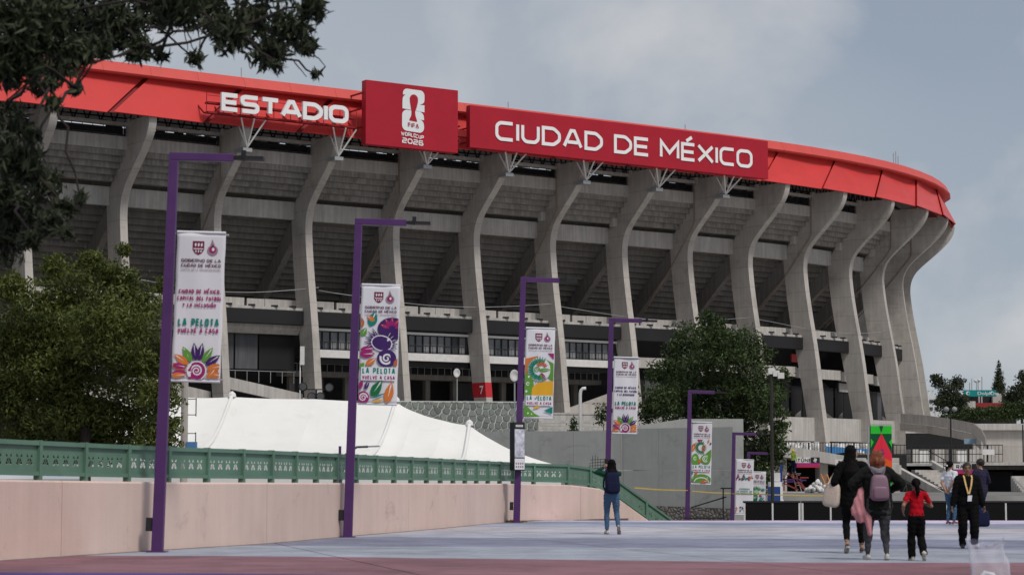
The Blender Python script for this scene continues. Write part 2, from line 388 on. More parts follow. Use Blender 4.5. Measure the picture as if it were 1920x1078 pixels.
def plaza_material():
    m = bpy.data.materials.new('painted_plaza'); m.use_nodes = True; t = m.node_tree; K = t.links.new
    b = t.nodes['Principled BSDF']; b.inputs['Roughness'].default_value = .75; b.inputs['Specular IOR Level'].default_value = .25
    g = nn(t, 'ShaderNodeNewGeometry'); s = nn(t, 'ShaderNodeSeparateXYZ'); K(g.outputs['Position'], s.inputs[0])
    no = nn(t, 'ShaderNodeTexNoise'); no.inputs['Scale'].default_value = .09; no.inputs['Detail'].default_value = 1; K(g.outputs['Position'], no.inputs['Vector'])
    a = nn(t, 'ShaderNodeMath', operation='MULTIPLY_ADD'); K(no.outputs['Fac'], a.inputs[0]); a.inputs[1].default_value = 3.2; K(s.outputs['Y'], a.inputs[2])
    c = nn(t, 'ShaderNodeMath', operation='MULTIPLY_ADD'); K(s.outputs['X'], c.inputs[0]); c.inputs[1].default_value = .20; K(a.outputs[0], c.inputs[2])
    mr = nn(t, 'ShaderNodeMapRange'); mr.inputs[1].default_value = 20; mr.inputs[2].default_value = 66; K(c.outputs[0], mr.inputs[0])
    rp = nn(t, 'ShaderNodeValToRGB'); cr = rp.color_ramp; cr.interpolation = 'CONSTANT'
    stops = [(20, (92, 74, 138)), (28.0, (152, 110, 118)), (33.7, (172, 179, 190)), (39.5, (146, 150, 170)), (45.5, (188, 191, 202)), (50.5, (204, 200, 206)), (55.5, (176, 182, 200)), (58.6, (156, 166, 182)), (62.0, (224, 210, 236))]
    while len(cr.elements) > 1: cr.elements.remove(cr.elements[-1])
    for k, (y, col) in enumerate(stops):
        e = cr.elements[0] if k == 0 else cr.elements.new((y - 20) / 46)
        e.position = (y - 20) / 46; e.color = (*[q * v_ for q, v_ in zip(srgb(*col), (.94, .93, .98))], 1)
    K(mr.outputs[0], rp.inputs[0])
    w1 = nn(t, 'ShaderNodeTexNoise'); w1.inputs['Scale'].default_value = .9; w1.inputs['Detail'].default_value = 8; w1.inputs['Roughness'].default_value = .7; K(g.outputs['Position'], w1.inputs['Vector'])
    r2 = nn(t, 'ShaderNodeValToRGB'); r2.color_ramp.elements[0].position = .3; r2.color_ramp.elements[1].position = .7; r2.color_ramp.elements[0].color = (.64, .63, .62, 1)
    K(w1.outputs['Fac'], r2.inputs[0])
    mm = nn(t, 'ShaderNodeMixRGB', blend_type='MULTIPLY'); mm.inputs[0].default_value = 1; K(rp.outputs[0], mm.inputs[1]); K(r2.outputs[0], mm.inputs[2])
    # worn patches, gum spots and tyre-dark blotches
    w3 = nn(t, 'ShaderNodeTexNoise'); w3.inputs['Scale'].default_value = .28; w3.inputs['Detail'].default_value = 9; w3.inputs['Roughness'].default_value = .78; K(g.outputs['Position'], w3.inputs['Vector'])
    r3 = nn(t, 'ShaderNodeValToRGB'); r3.color_ramp.elements[0].position = .38; r3.color_ramp.elements[0].color = (.68, .68, .67, 1); r3.color_ramp.elements[1].position = .55; K(w3.outputs['Fac'], r3.inputs[0])
    v4 = nn(t, 'ShaderNodeTexVoronoi'); v4.inputs['Scale'].default_value = 1.6; K(g.outputs['Position'], v4.inputs['Vector']); r4 = nn(t, 'ShaderNodeValToRGB'); r4.color_ramp.elements[0].position = .05; r4.color_ramp.elements[0].color = (.55, .53, .52, 1); r4.color_ramp.elements[1].position = .075; K(v4.outputs['Distance'], r4.inputs[0])
    last = mm.outputs[0]
    for src in (r3.outputs[0], r4.outputs[0]):
        m5 = nn(t, 'ShaderNodeMixRGB', blend_type='MULTIPLY'); m5.inputs[0].default_value = 1; K(last, m5.inputs[1]); K(src, m5.inputs[2]); last = m5.outputs[0]
    K(last, b.inputs['Base Color'])
    return m
M_plaza = plaza_material()
def clip_poly(poly, x0, x1, y0, y1):
    for ax, lim, sg in ((0, x0, 1), (0, x1, -1), (1, y0, 1), (1, y1, -1)):
        res = []
        for i in range(len(poly)):
            p, q = poly[i - 1], poly[i]; dp, dq = sg * (p[ax] - lim), sg * (q[ax] - lim)
            if (dp >= 0) != (dq >= 0):
                k = dp / (dp - dq); res.append((p[0] + (q[0] - p[0]) * k, p[1] + (q[1] - p[1]) * k))
            if dq >= 0: res.append(q)
        poly = res
        if not poly: return []
    return poly
mb = MB(); mb.box(-26, 30, -8, 62.15, -.5, -.012)
plaza = struct(mb.build('plaza', M_asph))
ca, sa = math.cos(R(14)), math.sin(R(14)); SL = 5.4
for i in range(-9, 12):
    for j in range(-3, 16):
        cell = [((i + a) * SL, (j + b) * SL) for a, b in ((0, 0), (1, 0), (1, 1), (0, 1))]
        cell = [(x * ca - y * sa, x * sa + y * ca) for x, y in cell]
        pl = clip_poly(cell, -13, 24, 14, 62.0)
        if len(pl) < 3: continue
        cx = sum(p[0] for p in pl) / len(pl); cy = sum(p[1] for p in pl) / len(pl)
        if math.hypot(*(max(p[k] for p in pl) - min(p[k] for p in pl) for k in (0, 1))) < .8: continue
        def shr(p):
            d = math.hypot(p[0] - cx, p[1] - cy); k = max(0, 1 - .022 / max(d, .05)); return (cx + (p[0] - cx) * k, cy + (p[1] - cy) * k)
        pl = [shr(p) for p in pl]
        m_ = MB(); m_.loft([(x, y, -.011) for x, y in pl], [(x, y, 0) for x, y in pl])
        m_.build('paving_slab', M_plaza, plaza)

# ================================================================== stadium ring
# neck of each column's outer edge: photograph pixel x and distance Y (1 column every ~10.2 m round the oval)
ring = [(-62.8, 190.3), (-54.6, 196.2), (-46.3, 202.1)]
NECKZ = 27.0
for px, Y in ((232, 208), (408, 214), (579, 219.8), (743, 225.6), (894, 231.3), (1037, 237.2), (1171.5, 243), (1294, 248.7), (1407, 254.7), (1510, 261.5), (1595, 269), (1656, 277.2), (1693, 285.8), (1706.5, 294.8)):
    ring.append((xat(px, Y, NECKZ), Y))
ring += [(54.6, 304), (52.5, 313), (49.3, 321.8), (45, 330), (39.5, 337.5), (33, 344)]
NC = len(ring)
RP = [Vector((x, y, 0)) for x, y in ring]
RN = []
for i in range(NC):
    t = (RP[min(i + 1, NC - 1)] - RP[max(i - 1, 0)]).normalized(); RN.append(Vector((t.y, -t.x, 0)))
def F(s, r, z):
    """point on the stadium: s along the columns, r outward from the column necks, z height"""
    i = max(0, min(NC - 2, int(math.floor(s)))); k = s - i
    a, b = RP[i], RP[i + 1]; p0, p3 = RP[max(i - 1, 0)], RP[min(i + 2, NC - 1)]
    if 0 < i < NC - 2 and 0 <= k <= 1:
        p = 0.5 * ((2 * a) + (b - p0) * k + (2 * p0 - 5 * a + 4 * b - p3) * k * k + (3 * a - p0 - 3 * b + p3) * k ** 3)
    else: p = a.lerp(b, k)
    n = RN[i].lerp(RN[i + 1], k).normalized()
    return Vector((p.x + n.x * r, p.y + n.y * r, z))
def s_of_px(px, r, z):
    lo, hi = 0.0, 15.8
    for _ in range(40):
        m = (lo + hi) / 2
        if pxof(F(m, r, z)) < px: lo = m
        else: hi = m
    return lo

BASEZ = 2.6
M_conc_s = mat('concrete_seating_shade', (.31, .29, .27), .9, .16, .6, .2, 6, streak=.3, stain=(.3, .25, .48))  # concrete darkened to carry the shade under the upper seating
stadium = thing('stadium', 'huge concrete oval stadium with curved outward flaring columns and a red roof band', 'stadium', (RP[8].x, RP[8].y, BASEZ))
# ---- column
outer = [(3.45, BASEZ - .6), (3.0, 6.0), (2.2, 11.8), (1.75, 15.4), (1.2, 18.8), (.75, 21.2), (.3, 24), (.06, 26), (0, 27), (.1, 28), (.42, 28.9), (.95, 29.7), (1.75, 30.5), (2.85, 31.45), (3.95, 32.4), (4.95, 33.35), (5.65, 34.2), (6.08, 35.1), (6.2, 36.0)]
inner = [(.9, 35.75), (.9, 33.0), (-2.0, 30.4), (-3.1, 28.6), (-2.9, 26), (-2.55, 23), (-2.05, 20), (-1.35, 17), (-.55, 13), (.4, 8), (1.3, BASEZ - .6)]
def fine(pts, n=3):
    """Catmull-Rom refinement of an open line"""
    res = []
    for i in range(len(pts) - 1):
        p0, a, b, p3 = pts[max(i - 1, 0)], pts[i], pts[i + 1], pts[min(i + 2, len(pts) - 1)]
        for k in range(n):
            t = k / n
            res.append(tuple(0.5 * (2 * a[d] + (b[d] - p0[d]) * t + (2 * p0[d] - 5 * a[d] + 4 * b[d] - p3[d]) * t * t + (3 * a[d] - p0[d] - 3 * b[d] + p3[d]) * t ** 3) for d in (0, 1)))
    return res + [pts[-1]]
of = fine(outer, 3)
def inner_at(z):
    q = inner[::-1]
    if z <= q[0][1]: return q[0][0]
    for (r0, z0), (r1, z1) in zip(q, q[1:]):
        if z0 <= z <= z1 and z1 > z0: return r0 + (r1 - r0) * (z - z0) / (z1 - z0)
    return q[-1][0]
HT = .40
mb = MB(); n = len(of); 
vv = []
for y in (-HT, HT):
    for r, z in of: vv.append((r, y, z))
    for r, z in of: vv.append((inner_at(z), y, z))
A = 0; B = n; C_ = 2 * n; D_ = 3 * n; fs = []
for k in range(n - 1):
    fs += [(A + k, A + k + 1, B + k + 1, B + k), (C_ + k, D_ + k, D_ + k + 1, C_ + k + 1), (A + k, C_ + k, C_ + k + 1, A + k + 1), (B + k, B + k + 1, D_ + k + 1, D_ + k)]
fs += [(A + n - 1, C_ + n - 1, D_ + n - 1, B + n - 1), (A, B, D_, C_)]
mb.add(vv, fs)
# construction joints: slightly proud bands would be invisible, so shallow grooves are left to the material
col_me = mb.mesh('column'); col_me.materials.append(M_conc)
cap_mes = []
for q in ((4.9, 5.9, -.5, .5, 35.45, 36.25), (1.2, 1.9, -.5, .5, 35.5, 36.2)):
    cap_mb = MB(); cap_mb.box(*q); cap_me = cap_mb.mesh('bearing_block'); cap_me.materials.append(M_conc_l); cap_mes.append(cap_me)
rk_mb = MB()
rk = [(-2.6, 28.6), (-12.5, 20.2), (-12.5, 18.9), (-11.3, 18.9), (-2.4, 26.6)]
rk_mb.loft([(r, -.36, z) for r, z in rk], [(r, .36, z) for r, z in rk])
rk_me = rk_mb.mesh('raker_beam'); rk_me.materials.append(M_conc_d)
corb = MB(); corb.loft([(-1.6, -.95, 30.0), (-.9, -.95, 30.0), (-.9, -.95, 31.1), (-1.3, -.95, 31.5), (-1.6, -.95, 31.1)], [(-1.6, -.38, 30.0), (-.9, -.38, 30.0), (-.9, -.38, 31.1), (-1.3, -.38, 31.5), (-1.6, -.38, 31.1)])
corb_me = corb.mesh('corbel_block'); corb_me.materials.append(M_conc_l)
def at_frame(o, i):
    n = RN[i]; a = math.atan2(n.y, n.x)
    o.parent = stadium; o.matrix_parent_inverse = Matrix.Translation(stadium.location).inverted()
    o.location = RP[i]; o.rotation_euler = (0, 0, a)
    return o
def frame_copy(name, me, i):
    o = bpy.data.objects.new(name, me); COL.objects.link(o); return at_frame(o, i)
columns = []
for i in range(NC):
    columns.append(frame_copy('column', col_me, i))
    for cm in cap_mes: frame_copy('bearing_block', cm, i)
    if 1 <= i <= 15: frame_copy('raker_beam', rk_me, i)
    if i in (9, 8, 12, 13, 14): frame_copy('corbel_block', corb_me, i)

def bay(name, i, poly, m, inset=0.3, s0=0.0, s1=1.0, bevel=0.0, parent=None):
    """a piece that runs from column i to the next one; poly is its (r, z) section"""
    mb = MB(); d = inset / 10.2
    mb.loft([F(i + s0 + d, r, z) for r, z in poly], [F(i + s1 - d, r, z) for r, z in poly])
    return mb.build(name, m, parent or stadium, bevel=bevel)
def rect(r0, r1, z0, z1): return [(r0, z0), (r1, z0), (r1, z1), (r0, z1)]
SHOW = range(1, 16)
for i in range(0, NC - 1):
    bay('upper_fascia', i, rect(.55, 1.25, 33.2, 34.5), M_conc_l, .2)
    bay('middle_beam', i, rect(-3.25, -2.55, 28.15, 30.0), M_conc_l, .2)
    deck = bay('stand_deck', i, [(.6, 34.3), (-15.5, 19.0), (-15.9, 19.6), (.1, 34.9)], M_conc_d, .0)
    bay('rim_slab', i, rect(.6, 1.5, 35.55, 35.85), M_conc_l, .2)
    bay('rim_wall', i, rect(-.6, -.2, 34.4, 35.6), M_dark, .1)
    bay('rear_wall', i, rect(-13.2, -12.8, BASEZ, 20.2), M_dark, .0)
    if i not in SHOW: continue
    for k in range(5):
        z1 = 33.2 - .56 * k; r1 = 1.0 - .6 * k
        bay('seating_step', i, rect(r1 - .9, r1, z1 - .55, z1), M_conc_s, .22, parent=deck)
    for k in range(13):
        z1 = 28.6 - .60 * k; r1 = -3.9 - .66 * k
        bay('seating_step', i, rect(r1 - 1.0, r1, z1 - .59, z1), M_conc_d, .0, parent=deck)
    # rim railing
    mb = MB()
    for q in np.linspace(.06, .94, 9): mb.bar(F(i + q, 1.1, 34.5), F(i + q, 1.1, 35.5 + .2 * (int(q * 100) % 3)), .06)
    mb.bar(F(i + .04, 1.1, 35.2), F(i + .96, 1.1, 35.2), .05); mb.bar(F(i + .04, 1.1, 34.9), F(i + .96, 1.1, 34.9), .04)
    mb.build('rim_railing', M_black, stadium)
    # roof steelwork glimpsed in the slot below the roof band
    mb = MB()
    for z in (36.15, 36.7, 37.9): mb.bar(F(i, -1.0, z), F(i + 1, -1.0, z), .16)
    for q in range(14):
        a, b = q / 14, (q + 1) / 14
        mb.bar(F(i + a, -1.0, 36.1 if q % 2 else 38), F(i + b, -1.0, 38 if q % 2 else 36.1), .13)
        c = random.random(); zz = 36.0 + random.random() * .75
        mb.obox(F(i + c, -2 - 3 * random.random(), zz), Vector((.25 + .5 * random.random(), .2, 0)), Vector((0, .2, 0)), Vector((0, 0, .10 + .12 * random.random())))
    mb.build('roof_truss', M_black, stadium)
    # concourse parapet, ledge and charcoal fascia
    bay('concourse_slab', i, rect(-7.0, -.35, 18.45, 18.72), M_conc_l, .0)
    for k, (a, b, h) in enumerate(((.0, .21, .98), (.215, .44, 1.0), (.47, .66, .96), (.665, 1.0, .98))):
        bay('concourse_wall_panel', i, rect(-3.2, -2.9, 18.72, 18.75 + h), M_conc_l, .0, a, b)
    bay('charcoal_fascia', i, rect(-.75, -.15, 16.95, 18.42), M_blk2, .42, bevel=.06)
    for q in (.15, .4, .65, .85):
        mb = MB(); mb.obox(F(i + q, -.4, 18.82), (.35, 0, 0), (0, .15, 0), (0, 0, .09)); mb.build('floodlight', M_black, stadium)

# ---- glazed gallery between the middle columns
for i in (5, 6, 7, 8):
    bay('gallery_head', i, rect(-1.6, -.95, 16.55, 16.8), M_white, .42)
    bay('gallery_sill', i, rect(-1.6, -.75, 13.75, 14.55), M_wsteel, .42)
    N = 10
    mb = MB()
    for k in range(N + 1): mb.bar(F(i + .05 + .9 * k / N, -1.3, 14.55), F(i + .05 + .9 * k / N, -1.3, 16.55), .10)
    mb.bar(F(i + .05, -1.3, 16.5), F(i + .95, -1.3, 16.5), .1); mb.bar(F(i + .05, -1.3, 14.6), F(i + .95, -1.3, 14.6), .1)
    frame = mb.build('mullion_frame', M_black, stadium)
    for k in range(N):
        a, b = .05 + .9 * k / N, .05 + .9 * (k + 1) / N
        bay('window_pane', i, rect(-1.45, -1.40, 14.55, 16.55), M_curt if (k * 7 + i * 3) % 5 in (0, 1, 3) else M_glassd, .08, a, b, parent=frame)
    mb = MB()
    for k in range(2 * N + 1): mb.bar(F(i + .05 + .45 * k / N, -.85, 14.55), F(i + .05 + .45 * k / N, -.85, 15.35), .05)
    mb.bar(F(i + .05, -.85, 15.38), F(i + .95, -.85, 15.38), .08)
    mb.build('gallery_railing', M_black, stadium)
    bay('gallery_floor_edge', i, rect(-3.0, -1.2, 13.2, 13.75), M_blk2, .3)
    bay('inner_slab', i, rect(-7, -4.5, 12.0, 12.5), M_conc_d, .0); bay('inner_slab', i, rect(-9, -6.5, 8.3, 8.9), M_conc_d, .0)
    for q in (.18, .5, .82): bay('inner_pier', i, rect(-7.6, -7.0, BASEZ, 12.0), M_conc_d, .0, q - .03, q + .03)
    bay('back_panel', i, rect(-10.2, -10, 4, 12), M_sheet, .0, .3, .7)
    mb = MB()
    for q in np.linspace(.03, .97, 12): mb.bar(F(i + q, -4.6, 12.5), F(i + q, -4.6, 13.3), .05)
    mb.bar(F(i + .02, -4.6, 13.3), F(i + .98, -4.6, 13.3), .07); mb.build('inner_railing', M_steelg, stadium)
# ---- sheet-metal panels and ramps in the left-hand bays
for i in (1, 2, 3, 4):
    for a, b, m_ in ((.03, .30, M_sheet), (.31, .56, M_sheet), (.57, .97, M_blk2)):
        bay('sheet_panel', i, rect(-2.4, -2.2, 12.4, 16.6), m_, .05, a, b)
    mb = MB()
    z0, z1 = 11.7, 9.9
    mb.loft([F(i + .02, -1.0, z0 - 1.2), F(i + .02, -.6, z0 - 1.2), F(i + .02, -.6, z0), F(i + .02, -1.0, z0)], [F(i + .98, -1.0, z1 - 1.2), F(i + .98, -.6, z1 - 1.2), F(i + .98, -.6, z1), F(i + .98, -1.0, z1)])
    mb.build('ramp_parapet', M_conc_l, stadium)
    mb = MB()
    for q in np.linspace(.05, .95, 8): mb.bar(F(i + q, -2.0, 11.0), F(i + q, -2.0, 12.2), .06)
    mb.bar(F(i + .03, -2.0, 12.2), F(i + .97, -2.0, 12.2), .06); mb.build('ramp_railing', M_steelg, stadium)
    bay('haunch_slab', i, [(-1.6, 16.0), (-.9, 16.6), (-.9, 16.95), (-1.6, 16.95)], M_conc_l, .3)
for i in (5, 6, 7):
    mb = MB(); z0, z1 = 9.7, 8.2
    mb.loft([F(i + .02, -3.0, z0 - 1.2), F(i + .02, -2.6, z0 - 1.2), F(i + .02, -2.6, z0), F(i + .02, -3.0, z0)], [F(i + .98, -3.0, z1 - 1.2), F(i + .98, -2.6, z1 - 1.2), F(i + .98, -2.6, z1), F(i + .98, -3.0, z1)])
    mb.build('ramp_parapet', M_conc, stadium)
mb = MB(); z0, z1 = 8.3, 11.3; i = 8
mb.loft([F(i + .02, -1.0, z0 - 1.8), F(i + .02, -.6, z0 - 1.8), F(i + .02, -.6, z0), F(i + .02, -1.0, z0)], [F(i + .98, -1.0, z1 - 1.8), F(i + .98, -.6, z1 - 1.8), F(i + .98, -.6, z1), F(i + .98, -1.0, z1)])
mb.build('ramp_parapet', M_conc, stadium)
# ---- open bays at the right end
for i in range(9, 16):
    bay('gallery_beam', i, rect(-2.0, -1.5, 13.7 - .12 * (i - 11), 14.9 - .12 * (i - 11)), M_conc_l, .0)
    bay('lower_parapet', i, rect(.9, 1.4, 5.75, 8.6), M_conc_l, .3)
    for k in range(4): bay('mesh_panel', i, rect(-2.7, -2.6, 8.2, 12.6), M_sheet if k == 2 else M_blk2, .06, .02 + .24 * k, .26 + .24 * k)
    mb = MB(); mb.bar(F(i + .05, -2.0, 8.3), F(i + .9, -6, 13.4), .55); mb.bar(F(i + .9, -2.0, 8.3), F(i + .3, -6, 13.4), .45); mb.build('stair_truss', M_conc_d, stadium)
    bay('lower_soffit', i, rect(-2.4, .8, 5.2, 5.7), M_conc_d, .3)
bay('red_kiosk_panel', 12, rect(-3.2, -3.0, 15.6, 16.6), M_red, .0, .1, .42)
bay('white_notice_panel', 13, rect(-2.5, -2.4, 12.2, 13.3), M_conc_l, .0, .1, .7)
# ---- slab and wall closing the ground storey
for i in range(0, NC - 1): bay('plinth_slab', i, rect(-12, 4.2, BASEZ - .5, BASEZ - .05), M_conc_l, .0)
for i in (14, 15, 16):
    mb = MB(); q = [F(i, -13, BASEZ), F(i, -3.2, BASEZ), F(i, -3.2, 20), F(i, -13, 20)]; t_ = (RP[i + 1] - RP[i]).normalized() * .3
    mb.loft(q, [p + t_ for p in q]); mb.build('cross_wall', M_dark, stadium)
# ---- downpipes on every second column
for i in (4, 6, 8, 10, 12, 14, 15):
    mb = MB(); y = -.47
    mb.tube([(1.55, y, 35.6), (1.3, y, 35.0), (1.3, y, 31.0), (.7, y, 30.1), (-3.2, y, 25.6), (-8.0, y, 21.0)], .09, 6)
    me = mb.mesh('rain_pipe'); me.materials.append(M_pipe); frame_copy('rain_pipe', me, i)
for (s0_, s1_, z_) in ((5.1, 8.0, 20.6), (8.0, 11.0, 20.4), (11.0, 14.0, 20.3), (3.0, 5.1, 20.9)):
    mb = MB(); mb.tube([F(s0_ + (s1_ - s0_) * k / 16, .55 if 1 < k < 15 else .3, z_ - 1.0 * math.sin(math.pi * k / 16)) for k in range(17)], .03, 5); mb.build('slack_cable', M_steelg, stadium)
# column number band
mb = MB(); i = 7
def ring_patch(mbx, i, z0, z1, off):
    pts0 = []; pts1 = []
    for z, L_ in ((z0, pts0), (z1, pts1)):
        ro = np.interp(z, [p[1] for p in of], [p[0] for p in of]) + off; ri = inner_at(z) - off; h = HT + off
        L_ += [(ro, h, z), (ro, -h, z), (ri, -h, z), (ri, h, z)]
    mbx.loft(pts0, pts1)
ring_patch(mb, i, 9.9, 11.5, .02)
me = mb.mesh('painted_number_band'); me.materials.append(mat('red_column_paint', (.45, .02, .03), .6, .1, 2)); frame_copy('painted_number_band', me, i)
mb = MB(); add_glyph(mb, '7', 0, 0, .95, .75, .17, lambda x, y, d: (.55 + .6 + x, -HT - .03 - d, 10.2 + y)); me = mb.mesh('number'); me.materials.append(M_white); frame_copy('number', me, i)

# ---- red roof band
for i in range(0, NC - 2):
    g = .030 if i < 10 else .005
    tl, tr, bl, br = F(i + g, 4.62, 39.85), F(i + 1 - g, 4.62, 39.85), F(i - .46 + g, 6.45, 35.75), F(i + .54 - g, 6.45, 35.75)
    nrm = (tr - tl).cross(tl - bl).normalized(); 
    if nrm.y > 0: nrm.negate()
    # each panel leans out a little along one edge so that neighbours overlap like scales
    a = .22
    q = [bl + nrm * a, br, tr, tl + nrm * a]
    mb = MB(); mb.loft([p - nrm * .12 for p in q], q); mb.build('roof_panel', M_red, stadium, bevel=.02)
    mb = MB(); mb.loft([F(i, 4.25, 39.9), F(i, 6.1, 35.85), F(i, 5.9, 35.85), F(i, 4.05, 39.9)], [F(i + 1, 4.25, 39.9), F(i + 1, 6.1, 35.85), F(i + 1, 5.9, 35.85), F(i + 1, 4.05, 39.9)]); mb.build('roof_backing', M_redd, stadium)
    for k in range(2):
        mb = MB(); a_, b_ = i + k * .5 + .002, i + k * .5 + .5
        sec = [(4.0, 39.75), (5.62, 39.75), (5.75, 39.9), (5.2, 40.95), (4.0, 41.0)]
        mb.loft([F(a_, r, z) for r, z in sec], [F(b_, r, z) for r, z in sec]); mb.build('roof_cap', M_redcap, stadium)
    bay('roof_deck', i, rect(-24, 4.2, 40.3, 40.6), M_conc_d, .0)
# rooftop masts
for s_, h in ((4.05, 1.2), (7.15, .9), (9.6, .8), (13.55, 2.0), (13.62, 1.5), (13.48, 1.7)):
    mb = MB(); mb.tube([F(s_, 3.8, 40.6), F(s_, 3.8, 41 + h)], .05, 6); mb.build('roof_mast', M_steelg, stadium)

# ================================================================== signs on the roof band
RS = 8.2
# white V-struts on the columns
def strut_mesh(tall):
    mb = MB(); b = Vector((6.2, 0, 33.75)); zt = 36.45 if tall else 35.75
    mb.box(4.6, 6.35, -.5, .5, 33.35, 33.72, 1)
    for dx, dy in ((1.3, -1.35), (1.3, 1.35), (1.5, 0), (-.5, -.9)):
        mb.tube([b, (b.x + dx, dy, zt)], .085, 8)
    me = mb.mesh('sign_strut'); me.materials.append(M_wsteel); me.materials.append(M_steelg); return me
tall_me, short_me = strut_mesh(True), strut_mesh(False)
def sign_struts(root, cols, me):
    for i in cols:
        o = bpy.data.objects.new('sign_strut', me); COL.objects.link(o); n = RN[i]
        o.parent = root; o.matrix_parent_inverse = Matrix.Translation(root.location).inverted()
        o.location = RP[i]; o.rotation_euler = (0, 0, math.atan2(n.y, n.x))
# --- free-standing letters
sA, sB = s_of_px(413, RS, 37.6), s_of_px(651, RS, 37.6)
LA = (F(sB, RS, 0) - F(sA, RS, 0)).length
def ring_map(sA, sB, Lx, z0, r):
    return lambda x, y, d: F(sA + (sB - sA) * x / Lx, r + d, z0 + y)
sg = thing('letter_sign', 'white free-standing block letters ESTADIO mounted before the red roof band', 'sign', F(sA, RS, 36.7))
H_, WT = 1.80, .42
wx = 1.0; 
for _ in range(30):
    tw = text_width('ESTADIO', H_, wx, WT, .13); wx *= 1 + .5 * (LA - tw) / LA
x = 0; mpf = ring_map(sA, sB, LA, 36.75, RS)
for ch in 'ESTADIO':
    mb = MB(); adv = add_glyph(mb, ch, x, 0, H_, wx, WT, mpf, .28, .012); mb.build('letter', M_white, sg); x += adv + .13
mb = MB()
for z in (36.55, 37.5): mb.loft([F(sA - .1, RS - 1.3, z), F(sA - .1, RS - .6, z), F(sA - .1, RS - .6, z + .18), F(sA - .1, RS - 1.3, z + .18)], [F(sB + .12, RS - 1.3, z), F(sB + .12, RS - .6, z), F(sB + .12, RS - .6, z + .18), F(sB + .12, RS - 1.3, z + .18)])
for q in np.linspace(-.08, 1.1, 10):
    s_ = sA + (sB - sA) * q
    mb.bar(F(s_, RS - .7, 36.5), F(s_, RS - .7, 38.6), .07); mb.bar(F(s_, RS - 1.2, 36.6), F(s_, 5.6, 37.6), .12)
mb.bar(F(sA - .1, RS - .7, 38.3), F(sB + .12, RS - .7, 38.3), .05)
mb.build('mounting_frame', M_redd, sg)
sign_struts(sg, (4, 5), tall_me)
# --- square emblem board
s0, s1 = s_of_px(686, RS + .5, 38), s_of_px(859, RS + .5, 38)
p0, p1 = F(s0, RS + .5, 0), F(s1, RS + .5, 0); tv = (p1 - p0); BW = tv.length; tv.normalize(); nv = Vector((tv.y, -tv.x, 0))
ZB, ZT = 34.85, 41.45
eb = thing('emblem_board', 'square crimson board with a white stacked 26 emblem above the number 2026', 'sign', p0 + Vector((0, 0, ZB)))
mb = MB(); mb.obox(p0 + tv * BW / 2 - nv * .45 + Vector((0, 0, (ZB + ZT) / 2)), tv * BW / 2, nv * .45, Vector((0, 0, (ZT - ZB) / 2))); mb.build('board', M_crim, eb, bevel=.05)
bm_ = lambda x, y, d: p0 + tv * x + nv * (.02 + d) + Vector((0, 0, ZB + y))
# emblem in its own units: 746 px wide zoom of the photograph, 8.29 px per photo px
sc_e = (ZT - ZB) / 985.0
cx_ = BW * .505
def em(x, y, d): return bm_(cx_ + (x - 355) * sc_e * 1.02, (1010 - y) * sc_e, d)
def ngon(mbx, pts, mapf, d, mi=0): mbx.add([mapf(x, y, d) for x, y in pts], [tuple(range(len(pts)))], mi)
def arc(cx, cy, rx, ry, a0, a1, n=10): return [(cx + rx * math.cos(R(a0 + (a1 - a0) * k / n)), cy + ry * math.sin(R(a0 + (a1 - a0) * k / n))) for k in range(n + 1)]
two = [(165, 400), (165, 300)] + arc(250, 270, 85, 85, 200, 250, 5) + [(262, 190), (168, 190)] + arc(245, 165, 72, 72, 165, 270, 6) + arc(470, 175, 80, 78, 270, 360, 6) + [(550, 230)] + arc(480, 240, 70, 72, 0, 80, 5) + [(470, 322), (550, 322), (550, 432), (165, 404)]
six = [(160, 520)] + arc(245, 505, 85, 85, 180, 270, 6) + arc(455, 520, 88, 92, 270, 340, 6) + [(545, 552), (440, 552)] + arc(465, 640, 78, 88, 280, 350, 5) + [(545, 670)] + arc(460, 672, 84, 84, 0, 90, 6) + arc(245, 660, 85, 85, 90, 180, 6)
def tri_fill(name, pts, mapf, d, m, parent):
    bm = bmesh.new(); vs_ = [bm.verts.new(mapf(x, y, d)) for x, y in pts]
    es = [bm.edges.new((vs_[i], vs_[(i + 1) % len(vs_)])) for i in range(len(vs_))]
    bmesh.ops.triangle_fill(bm, edges=es, use_beauty=True)
    me = bpy.data.meshes.new(name); bm.to_mesh(me); bm.free(); return link(name, me, m, parent)
M_logo = mat('pale_emblem_print', (.70, .72, .74), .6, .03, 1)
tri_fill('emblem_numeral', two, em, .02, M_logo, eb)
tri_fill('emblem_numeral', six, em, .02, M_logo, eb)
cup = arc(362, 250, 74, 78, 190, 350, 12) + [(432, 290), (405, 390), (385, 440), (392, 500), (415, 560), (420, 592), (282, 580), (290, 555), (318, 500), (322, 440), (312, 390), (294, 300)]
tri_fill('emblem_cup', cup, em, .045, M_crim, eb)
ww = text_width('WORLD CUP', 60, .74, 13, 5)
for txt, cxp, yb, h, wxx, wt_, spc, m_ in (('FIFA', 355, 690, 70, .66, 12, 8, M_crim), ('WORLD', 275, 834, 60, .62, 12, 6, M_white), ('CUP', 468, 842, 60, .62, 12, 6, M_white), ('2026', 347, 945, 82, .90, 17, 11, M_white)):
    mb = MB(); add_text(mb, txt, cxp, 0, h, wxx, wt_, spc, lambda x, y, d, yb=yb: em(x, yb - y + (x - 355) * .06, d), 0, .06 if m_ is M_crim else .03, True); mb.build('lettering', m_, eb)
mb = MB()
for z in (36.7, 38.6, 40.2): mb.bar(F(s0, 5.4, z), F(s0, RS, z), .15); mb.bar(F(s1, 5.4, z), F(s1, RS, z), .15)
mb.build('mounting_frame', M_redd, eb)
sign_struts(eb, (6,), short_me)
